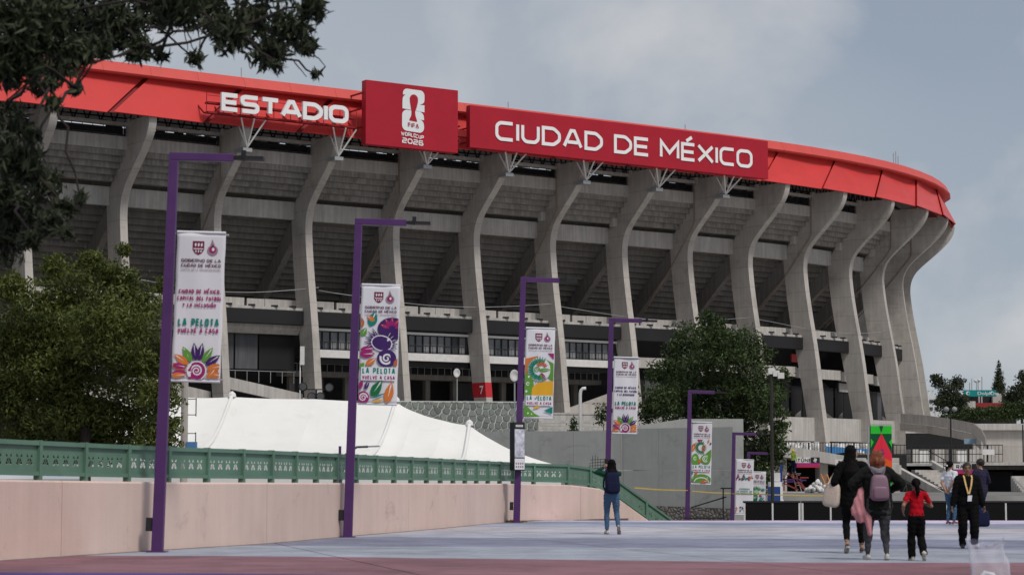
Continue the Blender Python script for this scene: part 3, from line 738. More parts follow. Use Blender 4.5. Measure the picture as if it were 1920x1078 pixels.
# --- long banner board
s0, s1 = s_of_px(881, RS, 38), s_of_px(1440, RS, 38)
lb = thing('name_board', 'long crimson board lettered CIUDAD DE MÉXICO in white along the roof band', 'sign', F(s0, RS, 35.8))
NS = 12
for k in range(4):
    mb = MB()
    for q in range(4):
        a, b = s0 + (s1 - s0) * (k * 4 + q) / 16, s0 + (s1 - s0) * (k * 4 + q + 1) / 16
        sec = [(RS - .7, 35.72), (RS, 35.72), (RS, 40.15), (RS - .7, 40.15)]
        mb.loft([F(a, r, z) for r, z in sec], [F(b, r, z) for r, z in sec], caps=(q in (0, 3)))
    mb.build('cloth_panel', M_crim, lb)
LL = sum((F(s0 + (s1 - s0) * (k + 1) / 40, RS, 0) - F(s0 + (s1 - s0) * k / 40, RS, 0)).length for k in range(40))
sa_, sb_ = s_of_px(928, RS, 38), s_of_px(1410, RS, 38); LT = LL * (sb_ - sa_) / (s1 - s0)
wx = 1.0; SPW[0] = .6
for _ in range(40):
    tw = text_width('CIUDAD DE MÉXICO', 2.1, wx, .37, .27) ; wx *= 1 + .5 * (LT - tw) / LT
mpf = ring_map(sa_, sb_, LT, 36.72, RS + .015); x = 0
for ch in 'CIUDAD DE MÉXICO':
    if ch == ' ': x += .6 * 2.1; continue
    mb = MB(); x += add_glyph(mb, ch, x, 0, 2.1, wx, .37, mpf, .06, .012) + .27; mb.build('letter', M_white, lb)
SPW[0] = .45
sign_struts(lb, (7, 8, 9, 10), short_me)
mb = MB()
for s_ in (s0 + .01, s0 - .12):
    for z in (36.3, 37.8, 39.3): mb.bar(F(s_, 5.4, z), F(s_, RS, z), .14)
mb.bar(F(s0 - .2, RS - .9, 37.2), F(s0 + .1, RS - .9, 37.2), .7); mb.build('mounting_frame', M_redd, lb)
# ================================================================== pink wall with green balustrade
M_pink = mat('pink_render', (.64, .485, .43), .85, .07, .55, .10, 25, streak=.05, stain=(1.1, .22, .42))
M_green = mat('green_painted_steel', (.105, .195, .142), .45, .16, 1.2)
M_purple = mat('purple_painted_steel', (.075, .026, .115), .42, .16, 1.6, stain=(2.5, .3, .36))
wp = [(-9.0, 26.0), (-7.54, 31.4), (-6.0, 35.9), (-4.56, 39.9), (-3.4, 44.9), (-1.95, 50.8), (.12, 60.2), (1.86, 62.6), (2.85, 64.2), (5.15, 66.6)]
wf = fine(wp, 8)
wl = [0.0]
for a, b in zip(wf, wf[1:]): wl.append(wl[-1] + math.hypot(b[0] - a[0], b[1] - a[1]))
def wpt(s, off=0.0):
    x = np.interp(s, wl, [p[0] for p in wf]); y = np.interp(s, wl, [p[1] for p in wf])
    x2 = np.interp(s + .1, wl, [p[0] for p in wf]) - np.interp(s - .1, wl, [p[0] for p in wf]); y2 = np.interp(s + .1, wl, [p[1] for p in wf]) - np.interp(s - .1, wl, [p[1] for p in wf])
    d = math.hypot(x2, y2); return Vector((x - y2 / d * off, y + x2 / d * off, 0))   # off > 0: away from the plaza
s_of_x = lambda px: next(wl[i] for i in range(len(wf)) if pxof((wf[i][0], wf[i][1], .5)) > px)
sE = s_of_x(1128); WEND = wl[-1]
def wtop(s):
    z = float(np.interp(s, [0, s_of_x(300), s_of_x(960), sE - 2.2, sE - .3, sE + .4, WEND], [1.24, 1.14, 1.06, 1.02, .90, .68, -.72]))
    return z
wall = thing('parapet_wall', 'long pale pink rendered parapet wall curving along the plaza edge', 'wall', wpt(0))
joints = [0] + [s_of_x(px) for px in (84, 500, 760, 945, 1085)] + [WEND]
for a, b in zip(joints, joints[1:]):
    N = max(2, int((b - a) / .4)); mb = MB(); rows = []
    for k in range(N + 1):
        s_ = a + .008 + (b - a - .016) * k / N; t = wtop(s_)
        rows.append([wpt(s_, 0) + Vector((0, 0, -.9)), wpt(s_, 0) + Vector((0, 0, t - .03)), wpt(s_, .03) + Vector((0, 0, t)), wpt(s_, .24) + Vector((0, 0, t)), wpt(s_, .27) + Vector((0, 0, t - .03)), wpt(s_, .27) + Vector((0, 0, -.9))])
    for k in range(N): mb.loft(rows[k], rows[k + 1], caps=False)
    mb.add(rows[0], [tuple(range(6))]); mb.add(rows[-1], [tuple(range(6))[::-1]])
    mb.build('wall_panel', M_pink, wall)
mb = MB()
for k in range(30):   # strip of dirt-grey mortar where wall meets paving
    a, b = k / 30 * (sE + 1), (k + 1) / 30 * (sE + 1)
    mb.loft([wpt(a, -.05) + Vector((0, 0, .002)), wpt(a, .1) + Vector((0, 0, .002)), wpt(a, .1) + Vector((0, 0, .03))], [wpt(b, -.05) + Vector((0, 0, .002)), wpt(b, .1) + Vector((0, 0, .002)), wpt(b, .1) + Vector((0, 0, .03))], caps=False)
mb.build('mortar_fillet', M_conc_d, wall)
mb = MB()
rail = thing('balustrade', 'green painted steel balustrade with cut-out plates on the pink wall', 'railing', wpt(0, .13))
PL = 1.36; npn = int(WEND / PL); bitmap = [".X.....X.", ".XX...XX.", ".........", "...X.X...", "..XX.XX..", "..X.X.X..", ".XX.X.XX.", ".XX...XX."]
holes = set()
for q in range(4):
    for r_, row in enumerate(bitmap):
        for c_, ch in enumerate(row):
            if ch == 'X': holes.add((3 + q * 13 + c_, 12 - r_))
for k in range(npn + 1):
    s0_ = WEND - (k + 1) * PL; s1_ = WEND - k * PL
    if s0_ < 2.0: break
    a, b = wpt(s0_, .13), wpt(s1_, .13); za, zb = wtop(s0_), wtop(s1_)
    up = Vector((0, 0, 1)); d = (b - a).normalized(); nrm = Vector((d.y, -d.x, 0))
    pt = lambda u, z, o=0: a + (b - a) * u + up * (za + (zb - za) * u + z) + nrm * o
    mb = MB(); g0, g1 = .13, .53; NX, NZ = 56, 20
    for i in range(NX):
        for j in range(NZ):
            if (i, j) in holes: continue
            z0, z1 = g0 + (g1 - g0) * j / NZ, g0 + (g1 - g0) * (j + 1) / NZ
            mb.add([pt(.03 + .94 * i / NX, z0), pt(.03 + .94 * (i + 1) / NX, z0), pt(.03 + .94 * (i + 1) / NX, z1), pt(.03 + .94 * i / NX, z1)], [(0, 1, 2, 3)])
    me = bpy.data.meshes.new('cut_out_plate'); me.from_pydata(mb.v, [], mb.f)
    bm = bmesh.new(); bm.from_mesh(me); bmesh.ops.remove_doubles(bm, verts=bm.verts[:], dist=.0005); bm.to_mesh(me); bm.free()
    link('cut_out_plate', me, M_green, rail)
    for z0, z1, nm in ((.53, .60, 'top_rail'), (.07, .13, 'bottom_rail')):
        mb = MB(); mb.loft([pt(.004, z0, .045), pt(.004, z0, -.045), pt(.004, z1, -.045), pt(.004, z1, .045)], [pt(.998, z0, .045), pt(.998, z0, -.045), pt(.998, z1, -.045), pt(.998, z1, .045)]); mb.build(nm, M_green, rail)
    mb = MB(); w_ = .04
    mb.loft([pt(-w_ / PL, -.0, .055), pt(w_ / PL, -.0, .055), pt(w_ / PL, -.0, -.055), pt(-w_ / PL, -.0, -.055)], [pt(-w_ / PL, .61, .055), pt(w_ / PL, .61, .055), pt(w_ / PL, .61, -.055), pt(-w_ / PL, .61, -.055)]); mb.build('post', M_green, rail)

# ================================================================== banners and lamp posts
M_cloth = mat('banner_cloth', (.66, .65, .69), .75, .03, 2.0)
PC = {}
for nm, c in dict(maroon=(.16, .008, .045), ink=(.10, .03, .06), magenta=(.30, .012, .13), purple=(.045, .012, .11), green=(.10, .27, .035), dgreen=(.004, .14, .045), teal=(0, .19, .16), orange=(.58, .16, .03), yellow=(.70, .36, .02), terra=(.44, .12, .045), white=(.68, .67, .70), grey=(.28, .2, .24), lime=(.2, .42, .06)).items():
    PC[nm] = mat('print_' + nm, c, .7, .03, 3)
PK = list(PC)
BW_, BH_ = .81, 2.47
class Print:
    def __init__(s, ph): s.mb = MB(); s.d = .007; s.ph = ph
    def P(s, x, y, d):
        wv = .013 * math.sin(2.3 * y + s.ph) + .008 * math.sin(5.2 * x + 1.7 * y + s.ph * 2) + .004 * math.sin(13 * x + 2 * y)
        return (x, -wv - d, y)
    def step(s): s.d += .0003; return s.d
    def poly(s, pts, c):
        pts = clip_poly(pts, .015, BW_ - .015, .03, BH_ - .03)
        if len(pts) < 3: return
        d = s.step(); bm = bmesh.new()
        v = []
        for x, y in pts:
            if v and (Vector((x, y)) - Vector(v[-1])).length < 1e-5: continue
            v.append((x, y))
        if (Vector(v[0]) - Vector(v[-1])).length < 1e-5: v.pop()
        if len(v) < 3: return
        q = .09; xs = [p[0] for p in v]; ys = [p[1] for p in v]
        for i in range(int(min(xs) / q), int(max(xs) / q) + 1):
            for j in range(int(min(ys) / q), int(max(ys) / q) + 1):
                cp_ = clip_poly(v, i * q, (i + 1) * q, j * q, (j + 1) * q)
                if len(cp_) >= 3: s.mb.add([s.P(x, y, d) for x, y in cp_], [tuple(range(len(cp_)))], PK.index(c))
    def text(s, t, y, h, c, wx=.62, wt=None, fit=None):
        wt = wt or h * .22; sp = h * .11; SPW[0] = .5
        if fit:
            for _ in range(25): tw = text_width(t, h, wx, wt, sp); wx *= 1 + .6 * (fit - tw) / fit
        s.d += .0003
        add_text(s.mb, t, BW_ / 2 + .01, y, h, wx, wt, sp, lambda x, yy, d: s.P(x, yy, s.d + d), 0, .0003, True, PK.index(c)); s.d += .0012; SPW[0] = .45
    def leaf(s, x, y, l, w_, ang, c, vein=None):
        ca_, sa_ = math.cos(R(ang)), math.sin(R(ang)); up = [(l * t, w_ * .5 * math.sin(math.pi * t ** .8)) for t in np.linspace(0, 1, 9)]
        pts = up + [(a, -b) for a, b in up[::-1][1:-1]]
        s.poly([(x + a * ca_ - b * sa_, y + a * sa_ + b * ca_) for a, b in pts], c)
        if vein:
            pts = [(l * .25, 0), (l * .8, w_ * .07), (l * .92, 0), (l * .8, -w_ * .07)]
            s.poly([(x + a * ca_ - b * sa_, y + a * sa_ + b * ca_) for a, b in pts], vein)
    def disc(s, x, y, rx, ry, c, n=20, a0=0, a1=360, rot=0):
        cr, sr = math.cos(R(rot)), math.sin(R(rot))
        s.poly([(x + px_ * cr - py_ * sr, y + px_ * sr + py_ * cr) for px_, py_ in [(rx * math.cos(R(a0 + (a1 - a0) * k / n)), ry * math.sin(R(a0 + (a1 - a0) * k / n))) for k in range(n + (a1 - a0 != 360))]], c)
    def spiral(s, x, y, r, turns, w_, c, dirn=1, a0=0):
        n = int(turns * 18); d = s.step(); prev = None
        for k in range(n + 1):
            t = k / n; rr = r * (1 - .86 * t); a = R(a0) + dirn * t * turns * 2 * math.pi; hw = w_ * (1 - .45 * t) / 2
            cur = ((x + (rr + hw) * math.cos(a), y + (rr + hw) * math.sin(a)), (x + (rr - hw) * math.cos(a), y + (rr - hw) * math.sin(a)))
            if prev:
                q = [prev[0], cur[0], cur[1], prev[1]]
                if all(.012 < p[0] < BW_ - .012 and .02 < p[1] < BH_ - .02 for p in q): s.mb.add([s.P(px_, py_, d) for px_, py_ in q], [(0, 1, 2, 3)], PK.index(c))
            prev = cur
    def header(s):
        y = BH_ * .835; cx = .27
        s.poly([(cx, y + .26), (cx + .19, y + .26), (cx + .19, y + .12), (cx + .15, y + .06), (cx + .095, y + .03), (cx + .04, y + .06), (cx, y + .12)], 'maroon')
        for k in range(3): s.poly([(cx + .03 + .05 * k, y + .21), (cx + .055 + .05 * k, y + .235), (cx + .065 + .05 * k, y + .19), (cx + .04 + .05 * k, y + .165)], 'white')
        s.poly([(cx + .015, y + .14), (cx + .175, y + .14), (cx + .175, y + .125), (cx + .015, y + .125)], 'white')
        for k in range(3): s.poly([(cx + .045 + .045 * k, y + .11), (cx + .065 + .045 * k, y + .11), (cx + .062 + .04 * k, y + .07), (cx + .05 + .04 * k, y + .07)], 'white')
        cx = .60; s.disc(cx, y + .11, .09, .085, 'grey'); s.poly([(cx - .05, y + .16), (cx - .01, y + .30), (cx + .05, y + .16)], 'grey'); s.disc(cx, y + .12, .06, .06, 'magenta'); s.poly([(cx - .03, y + .15), (cx, y + .22), (cx + .035, y + .15)], 'maroon'); s.disc(cx + .01, y + .13, .022, .03, 'white')
        s.text('GOBIERNO DE LA', BH_ * .799, .052, 'ink', fit=.66)
        s.text('CIUDAD DE MÉXICO', BH_ * .766, .052, 'ink', fit=.66)
        s.text('CAPITAL DE LA TRANSFORMACIÓN', BH_ * .742, .024, 'grey', fit=.66)
    def slogan(s, yb, bg=False):
        if bg: s.poly([(.05, yb - .02), (.76, yb - .02), (.78, yb + .26), (.05, yb + .25)], 'white')
        s.text('LA PELOTA', yb + .115, .125, 'teal', fit=.68, wt=.027); s.text('VUELVE A CASA', yb, .078, 'magenta', fit=.68, wt=.0175)
    def sunrise(s):
        cx, cy = .42, .17
        for k, (a, c) in enumerate(((168, 'terra'), (145, 'orange'), (122, 'green'), (98, 'purple'), (80, 'purple'), (57, 'green'), (35, 'purple'), (12, 'orange'), (190, 'magenta'), (-10, 'orange'))):
            s.leaf(cx + .17 * math.cos(R(a)), cy + .17 * math.sin(R(a)), .30, .12, a, c, 'white')
        s.leaf(.02, .26, .24, .09, -8, 'magenta', 'white'); s.leaf(.0, .08, .26, .09, 5, 'orange', 'white'); s.leaf(.6, .05, .2, .1, 50, 'orange', 'white')
        s.disc(cx, cy, .165, .165, 'white'); s.disc(cx, cy, .145, .145, 'magenta'); s.poly([(.28, .035), (.5, .035), (.5, .07), (.30, .07)], 'magenta'); s.spiral(cx, cy, .10, 2.0, .028, 'white', -1, 200)
def make_banner(kind):
    p = Print(kind * 1.3); p.header()
    if kind in (1, 4):
        c = 'magenta' if kind == 1 else 'purple'
        for k, t in enumerate(('CIUDAD DE MÉXICO,', 'CAPITAL DEL FUTBOL', 'Y LA INCLUSIÓN' if kind == 1 else 'Y LA DIVERSIDAD')): p.text(t, BH_ * (.588 - .046 * k), .066, c, fit=(.70, .74, .56)[k], wt=.0155)
        p.slogan(BH_ * .322); p.sunrise()
    if kind == 2:    # purple swirls and leaves
        p.leaf(.2, 1.60, .34, .20, 70, 'teal', 'white'); p.leaf(.05, 1.58, .26, .14, 110, 'terra', 'white'); p.leaf(.03, 1.40, .2, .14, 60, 'green', 'white'); p.leaf(.30, 1.72, .2, .1, 150, 'orange', 'white')
        p.disc(.66, 1.56, .30, .24, 'purple')
        for a in (20, 55, 90, 125, 160): p.leaf(.66 + .06 * math.cos(R(a)), 1.56 + .06 * math.sin(R(a)), .20, .085, a, 'magenta', 'yellow')
        for a in (120, 140, 160, 180, 200): p.leaf(.42, 1.28, .34, .07, a, 'purple', 'white')
        for a in (60, 40, 20, 0, -20): p.leaf(.5, 1.25, .30, .07, a, 'purple', 'white')
        p.disc(.46, 1.26, .225, .165, 'white', rot=-12); p.disc(.46, 1.26, .205, .145, 'purple', rot=-12)
        p.leaf(.0, 1.02, .33, .16, 4, 'magenta', 'white'); p.leaf(.02, 1.12, .3, .12, 6, 'magenta', 'white')
        p.disc(.57, .95, .20, .185, 'purple'); p.spiral(.57, .95, .13, 1.8, .045, 'white', 1, 160)
        p.leaf(.14, .80, .26, .13, 35, 'orange', 'white'); p.leaf(.02, .74, .14, .1, 50, 'green'); p.leaf(.74, .78, .2, .1, 70, 'terra')
        p.slogan(BH_ * .205, True)
        p.leaf(.28, .16, .40, .20, 58, 'dgreen', 'white'); p.leaf(.60, .02, .46, .19, 78, 'orange', 'white'); p.leaf(.02, .30, .2, .1, 70, 'magenta'); p.leaf(.14, .30, .2, .09, 65, 'purple', 'white')
        p.disc(.11, .13, .13, .13, 'magenta'); p.spiral(.11, .13, .09, 1.8, .028, 'white', 1, 0); p.leaf(.3, .05, .26, .05, 8, 'yellow'); p.leaf(.3, .12, .3, .04, 22, 'teal')
    if kind == 3:    # feathered sunburst over a yellow wave
        p.poly([(.015, 1.15), (.36, 1.40), (.36, 1.70), (.015, 1.62)], 'orange'); p.poly([(.5, 1.2), (.8, 1.0), (.8, 1.5), (.55, 1.62)], 'green'); p.poly([(.62, 1.78), (.8, 1.6), (.8, 1.78)], 'magenta')
        p.disc(.40, 1.33, .31, .33, 'white')
        for k in range(19): a = 62 + k * 13; p.leaf(.40 + .15 * math.cos(R(a)), 1.33 + .15 * math.sin(R(a)), .22, .062, a, 'teal' if k % 2 else 'dgreen', 'white')
        for k in range(7): a = 30 + k * 18; p.leaf(.46 + .07 * math.cos(R(a)), 1.36 + .07 * math.sin(R(a)), .13, .045, a, 'terra')
        p.spiral(.33, 1.32, .085, 1.7, .026, 'green', 1, 0); p.leaf(.38, 1.30, .34, .10, 6, 'green', 'white'); p.leaf(.44, 1.24, .26, .07, -48, 'magenta', 'white'); p.leaf(.42, 1.22, .24, .05, -66, 'green')
        p.disc(.02, .88, .24, .34, 'green'); p.disc(.10, .93, .05, .05, 'white'); p.disc(.12, 1.12, .03, .03, 'white'); p.disc(.06, .72, .03, .03, 'white'); p.disc(.10, .93, .028, .028, 'green')
        p.poly([(.20, .60), (.22, .82), (.34, .94), (.55, 1.0), (.8, 1.02), (.8, .60)], 'yellow'); p.slogan(BH_ * .145, True)
        p.poly([(.015, .03), (.015, .34), (.12, .28), (.30, .12), (.46, .03)], 'green'); p.disc(.12, .12, .022, .022, 'white'); p.disc(.22, .10, .018, .018, 'white'); p.leaf(.25, .26, .24, .06, 18, 'yellow'); p.poly([(.55, .20), (.8, .32), (.8, .12)], 'teal')
    if kind == 5:    # green spiral
        p.leaf(.02, 1.40, .34, .18, 50, 'terra', 'white'); p.leaf(.02, 1.28, .28, .13, 70, 'orange', 'white'); p.poly([(.22, 1.78), (.46, 1.78), (.34, 1.62)], 'magenta')
        for k in range(15): a = 70 + k * 16; p.leaf(.40 + .12 * math.cos(R(a)), 1.46 + .12 * math.sin(R(a)), .17, .05, a, 'dgreen', 'white')
        for k in range(6): p.leaf(.42, 1.46, .22, .045, -70 + k * 26, ('terra', 'magenta', 'green')[k % 3])
        p.leaf(.66, 1.66, .14, .07, 75, 'orange'); p.leaf(.72, 1.6, .12, .07, 30, 'purple')
        p.disc(.16, .98, .15, .24, 'green'); p.disc(.15, 1.02, .07, .08, 'white'); p.disc(.15, 1.02, .05, .06, 'lime'); p.leaf(.30, .80, .26, .12, 70, 'terra', 'yellow')
        p.poly([(.5, 1.16), (.79, 1.40), (.79, 1.05)], 'green'); p.disc(.58, 1.0, .20, .20, 'green'); p.spiral(.58, 1.0, .14, 2.0, .034, 'white', 1, 60)
        p.slogan(BH_ * .205, True)
        p.disc(.42, .10, .42, .30, 'green', 24, 0, 180); p.disc(.42, .08, .30, .2, 'white', 24, 0, 180); p.disc(.42, .07, .27, .17, 'green', 24, 0, 180)
        p.leaf(.14, .34, .2, .1, 55, 'terra'); p.leaf(.38, .04, .36, .16, 22, 'terra', 'white'); p.leaf(.02, .12, .16, .09, 60, 'green', 'white'); p.leaf(.04, .36, .2, .07, 90, 'teal'); p.disc(.4, .26, .025, .025, 'white'); p.disc(.66, .26, .02, .02, 'white')
    if kind == 6:
        cs = ('purple', 'magenta', 'orange', 'teal', 'purple', 'dgreen', 'purple', 'teal', 'magenta', 'orange')
        for k in range(11): p.leaf(.04 + .07 * k, 1.62 + .05 * math.sin(k * 2.1), .19, .075, 40 + 50 * math.sin(k * 1.7), cs[k % 10], 'white')
        for k in range(7): p.leaf(.06 + .10 * k, 1.54, .13, .06, 120 - 40 * (k % 3), cs[(k * 3 + 1) % 10])
        p.text('DIVERSIDAD', BH_ * .455, .062, 'teal', fit=.46, wt=.0145); p.text('UN MUNDIAL SIN', BH_ * .412, .066, 'teal', fit=.70, wt=.0155); p.text('DISCRIMINACIÓN', BH_ * .368, .066, 'teal', fit=.72, wt=.0155)
        p.disc(.58, .30, .20, .13, 'purple', rot=22); p.disc(.52, .30, .02, .02, 'white'); p.disc(.62, .38, .02, .02, 'white')
        for k in range(10): p.leaf(.03 + .075 * k, .12 + .10 * (k % 3) * (1 if k < 5 else .2), .15, .06, 70 + 60 * math.sin(k * 2.3), cs[(k * 7 + 2) % 10], 'white')
    if kind == 7:
        for k in range(15): a = 40 + k * 17; p.leaf(.34 + .12 * math.cos(R(a)), 1.42 + .12 * math.sin(R(a)), .22, .06, a, ('dgreen', 'green', 'teal')[k % 3], 'white')
        p.disc(.36, 1.40, .12, .12, 'lime'); p.spiral(.36, 1.40, .09, 1.6, .026, 'white'); p.leaf(.56, 1.52, .24, .13, 12, 'teal', 'white'); p.leaf(.46, 1.24, .2, .1, -10, 'magenta', 'white'); p.leaf(.46, .98, .33, .16, 30, 'teal', 'white'); p.leaf(.3, .86, .3, .2, 115, 'dgreen', 'white'); p.leaf(.25, .9, .3, .14, 60, 'dgreen'); p.leaf(.66, .86, .2, .1, 60, 'purple')
        p.slogan(.52, True); p.leaf(.1, .2, .3, .15, 20, 'green', 'white'); p.leaf(.45, .1, .3, .15, 70, 'orange', 'white')
    return p
BL = {1: 'white street banner with magenta inclusion slogan above a sunrise of leaves', 2: 'street banner with a dark purple rounded figure and magenta leaves', 3: 'street banner with a green feathered sunburst above a yellow wave',
      4: 'white street banner with purple diversity slogan above a sunrise of leaves', 5: 'street banner with one large green spiral above green arches', 6: 'mostly white street banner with teal no-discrimination slogan', 7: 'street banner with dark green leaf fan, partly behind the white teal-lettered banner'}
LLb = {1: 'purple lamp post beside pink wall carrying the inclusion slogan banner', 2: 'purple lamp post carrying the banner with the dark purple figure', 3: 'purple lamp post with map box below its feathered sunburst banner', 4: 'purple lamp post carrying the diversity slogan banner before concrete wall',
       5: 'purple lamp post carrying the green spiral banner', 6: 'purple lamp post carrying the white no-discrimination banner', 7: 'purple lamp post behind the no-discrimination banner carrying a leaf fan banner'}
POLES = [(1, 295, 35.3, 0.0, 6.62, 2.82), (2, 652, 44.2, 0.0, 6.6, 2.75), (3, 968.5, 58.8, 0.0, 6.75, 2.88), (4, 1136.5, 69.6, -.62, 7.05, 3.3), (5, 1286.5, 86, -2.0, 6.75, 3.0), (6, 1370, 97, -3.3, 6.6, 2.9), (7, 1398, 112, -4.2, 6.8, 3.3)]
LEAN = R(1.6)
for kind, px, Y, z0, H, bz in POLES:
    x0 = xat(px, Y, z0) if kind < 4 else at(px, 970, Y).x
    loc = (x0, Y, z0)
    lp = thing('street_lamp', LLb[kind], 'lamp post', loc, 0, 'purple lamp posts along the walkway'); lp.rotation_euler = (0, LEAN, 0)
    def part(nm, mbx, m_, bevel=0): return mbx.build(nm, m_, lp, world=False, bevel=bevel)
    mb = MB(); mb.loft([(-.094, -.085, -.2), (.094, -.085, -.2), (.094, .085, -.2), (-.094, .085, -.2)], [(-.075, -.07, H - .13), (.075, -.07, H - .13), (.075, .07, H - .13), (-.075, .07, H - .13)]); part('pole', mb, M_purple, .012)
    mb = MB(); mb.box(-.077, 1.0, -.065, .065, H - .13, H); arm_ = part('arm', mb, M_purple, .01)
    mb = MB(); mb.box(-.16, .16, -.15, .15, -.05, .02); part('base_plate', mb, M_purple)
    mb = MB(); mb.loft([(1.0, -.05, H - .09), (1.0, .05, H - .09), (1.0, .05, H - .03), (1.0, -.05, H - .03)], [(1.18, -.09, H - .10), (1.18, .09, H - .10), (1.18, .09, H - .02), (1.18, -.09, H - .02)]); mb.box(1.18, 1.5, -.11, .11, H - .09, H - .035); mb.box(1.12, 1.2, -.03, .03, H - .03, H + .07); mb.build('lamp_head', M_blk2, arm_, world=False)
    mb = MB(); mb.box(-.20, -.10, -.06, .06, .34, .56); part('junction_box', mb, M_black)
    for zz in (bz + .03, bz + BH_ - .03):
        mb = MB(); mb.tube([(.0, 0, zz), (.97, 0, zz)], .016, 6); part('banner_rod', mb, M_steelg)
    bn = thing('street_banner', BL[kind], 'banner', (loc[0] + math.sin(LEAN) * bz, loc[1], loc[2] + bz), 0, 'printed banners hanging from the purple lamp posts'); bn.rotation_euler = (0, LEAN, 0)
    pr = make_banner(kind); ox = .11
    mb = MB(); NX, NZ = 14, 30; vv = []
    for j in range(NZ + 1):
        for i in range(NX + 1):
            x_, z_ = BW_ * i / NX, BH_ * j / NZ; q = pr.P(x_, z_, 0); vv.append((q[0] + ox + .004 * math.sin(z_ * 9), q[1] - .02, q[2]))
    mb.add(vv, [(j * (NX + 1) + i, j * (NX + 1) + i + 1, (j + 1) * (NX + 1) + i + 1, (j + 1) * (NX + 1) + i) for j in range(NZ) for i in range(NX)])
    cl = mb.build('banner_cloth', M_cloth, bn, smooth=True, world=False); sm = cl.modifiers.new('thickness', 'SOLIDIFY'); sm.thickness = .004; sm.offset = -1 if True else 1
    pr.mb.v = [(x_ + ox, y_ - .02, z_) for x_, y_, z_ in pr.mb.v]
    po = pr.mb.build('printed_pattern', [PC[k] for k in PK], bn, world=False); po['kind'] = 'stuff'
    for zz in (0.0, BH_):
        mb = MB(); mb.tube([(ox, -.022, zz), (ox + BW_, -.022, zz)], .024, 8); mb.build('hem_sleeve', M_cloth, bn, world=False)
    if kind == 3:
        bx = thing('map_box', 'black information box with white printed map strapped to lamp post', 'sign', (loc[0] + .02, loc[1] - .16, 1.42), R(38))
        mb = MB(); mb.box(-.19, .19, -.1, .1, 0, 1.32); mb.build('case', M_black, bx, world=False, bevel=.015)
        mb = MB(); mb.box(-.17, .17, -.108, -.101, .36, 1.13); mb.build('map_sheet', mat('map_print', (.33, .34, .42), .5, .45, 6, col2=(.5, .5, .56)), bx, world=False)
        mb = MB(); mb.box(-.17, .17, -.108, -.101, .03, .33); mb.build('notice_sheet', M_cloth, bx, world=False)
        mb = MB()
        for k in range(4):
            for j in range(2): mb.box(-.14 + .075 * k, -.095 + .075 * k, -.113, -.109, .08 + .09 * j, .13 + .09 * j)
        o_ = mb.build('notice_icons', PC['grey'], bx, world=False); o_['kind'] = 'stuff'
        mb = MB()
        for k in range(6): mb.box(-.13 + .043 * k, -.1 + .043 * k, -.104, -.1005, 1.19, 1.25)
        o_ = mb.build('header_print', M_wsteel, bx, world=False); o_['kind'] = 'stuff'
# ================================================================== marquee tent behind the wall
M_tent = mat('tent_membrane', (.74, .73, .71), .6, .05, .5, .35, .7, stain=(.35, .10, .45))
M_tentw = mat('tent_wall_sheet', (.72, .71, .70), .6, .05, .5)
tent = thing('marquee_tent', 'large white marquee tent with sagging ridged roof behind green balustrade', 'tent', (at(600, 900, 80).x, 80, -2))
rx_ = [215, 345, 435, 590, 742, 775, 830, 880, 925, 975, 1050]
ry_ = [748, 745, 744, 748, 753, 771, 788, 797, 826, 850, 873]
ex_ = [150, 300, 372, 540, 690, 735, 800, 862, 915, 970, 1052]
ey_ = [852, 853, 854, 858, 862, 864, 867, 869, 872, 875, 879]
def tentpt(k, t, back=False):
    """k: section along the tent, t: 0 ridge .. 1 eave"""
    i = min(int(k), len(rx_) - 2); f = k - i
    L_ = lambda a: a[i] + (a[i + 1] - a[i]) * f
    a = at(L_(rx_), L_(ry_), 82); b = at(L_(ex_), L_(ey_), 77.5)
    if back: b.y = 86.5
    p = a.lerp(b, t); p.z -= .42 * math.sin(math.pi * t) * (1.0 if not back else 1.0)
    return p
for i in range(len(rx_) - 1):
    for back in (False, True):
        mb = MB(); NU, NT = 6, 10; vv = []
        for u in range(NU + 1):
            for t in range(NT + 1):
                p = tentpt(i + u / NU, t / NT, back); sag = .10 * math.sin(math.pi * u / NU) * math.sin(math.pi * min(1, t / NT + .1)); p.z -= sag; vv.append(p)
        mb.add(vv, [(u * (NT + 1) + t, u * (NT + 1) + t + 1, (u + 1) * (NT + 1) + t + 1, (u + 1) * (NT + 1) + t) for u in range(NU) for t in range(NT)])
        o = mb.build('roof_panel', M_tent, tent, smooth=True)
    if i in (2, 4, 7):
        mb = MB(); mb.tube([tentpt(i, t / 10) + Vector((0, -.03, .06)) for t in range(11)], .07, 6); mb.build('seam_cord', M_tentw, tent)
        mb = MB(); mb.lathe([(.16, 0), (.14, .12), (.03, .22)], tentpt(i, 0), 8); mb.build('ridge_finial', M_tentw, tent)
    for back in (False, True):
        mb = MB(); a, b = tentpt(i, 1, back), tentpt(i + 1, 1, back); dn = Vector((0, 0, -1))
        mb.loft([a, b, b + dn * (b.z + 2.2), a + dn * (a.z + 2.2)], [q + Vector((0, .02, 0)) for q in (a, b, b + dn * (b.z + 2.2), a + dn * (a.z + 2.2))]); mb.build('side_wall', M_tentw, tent)

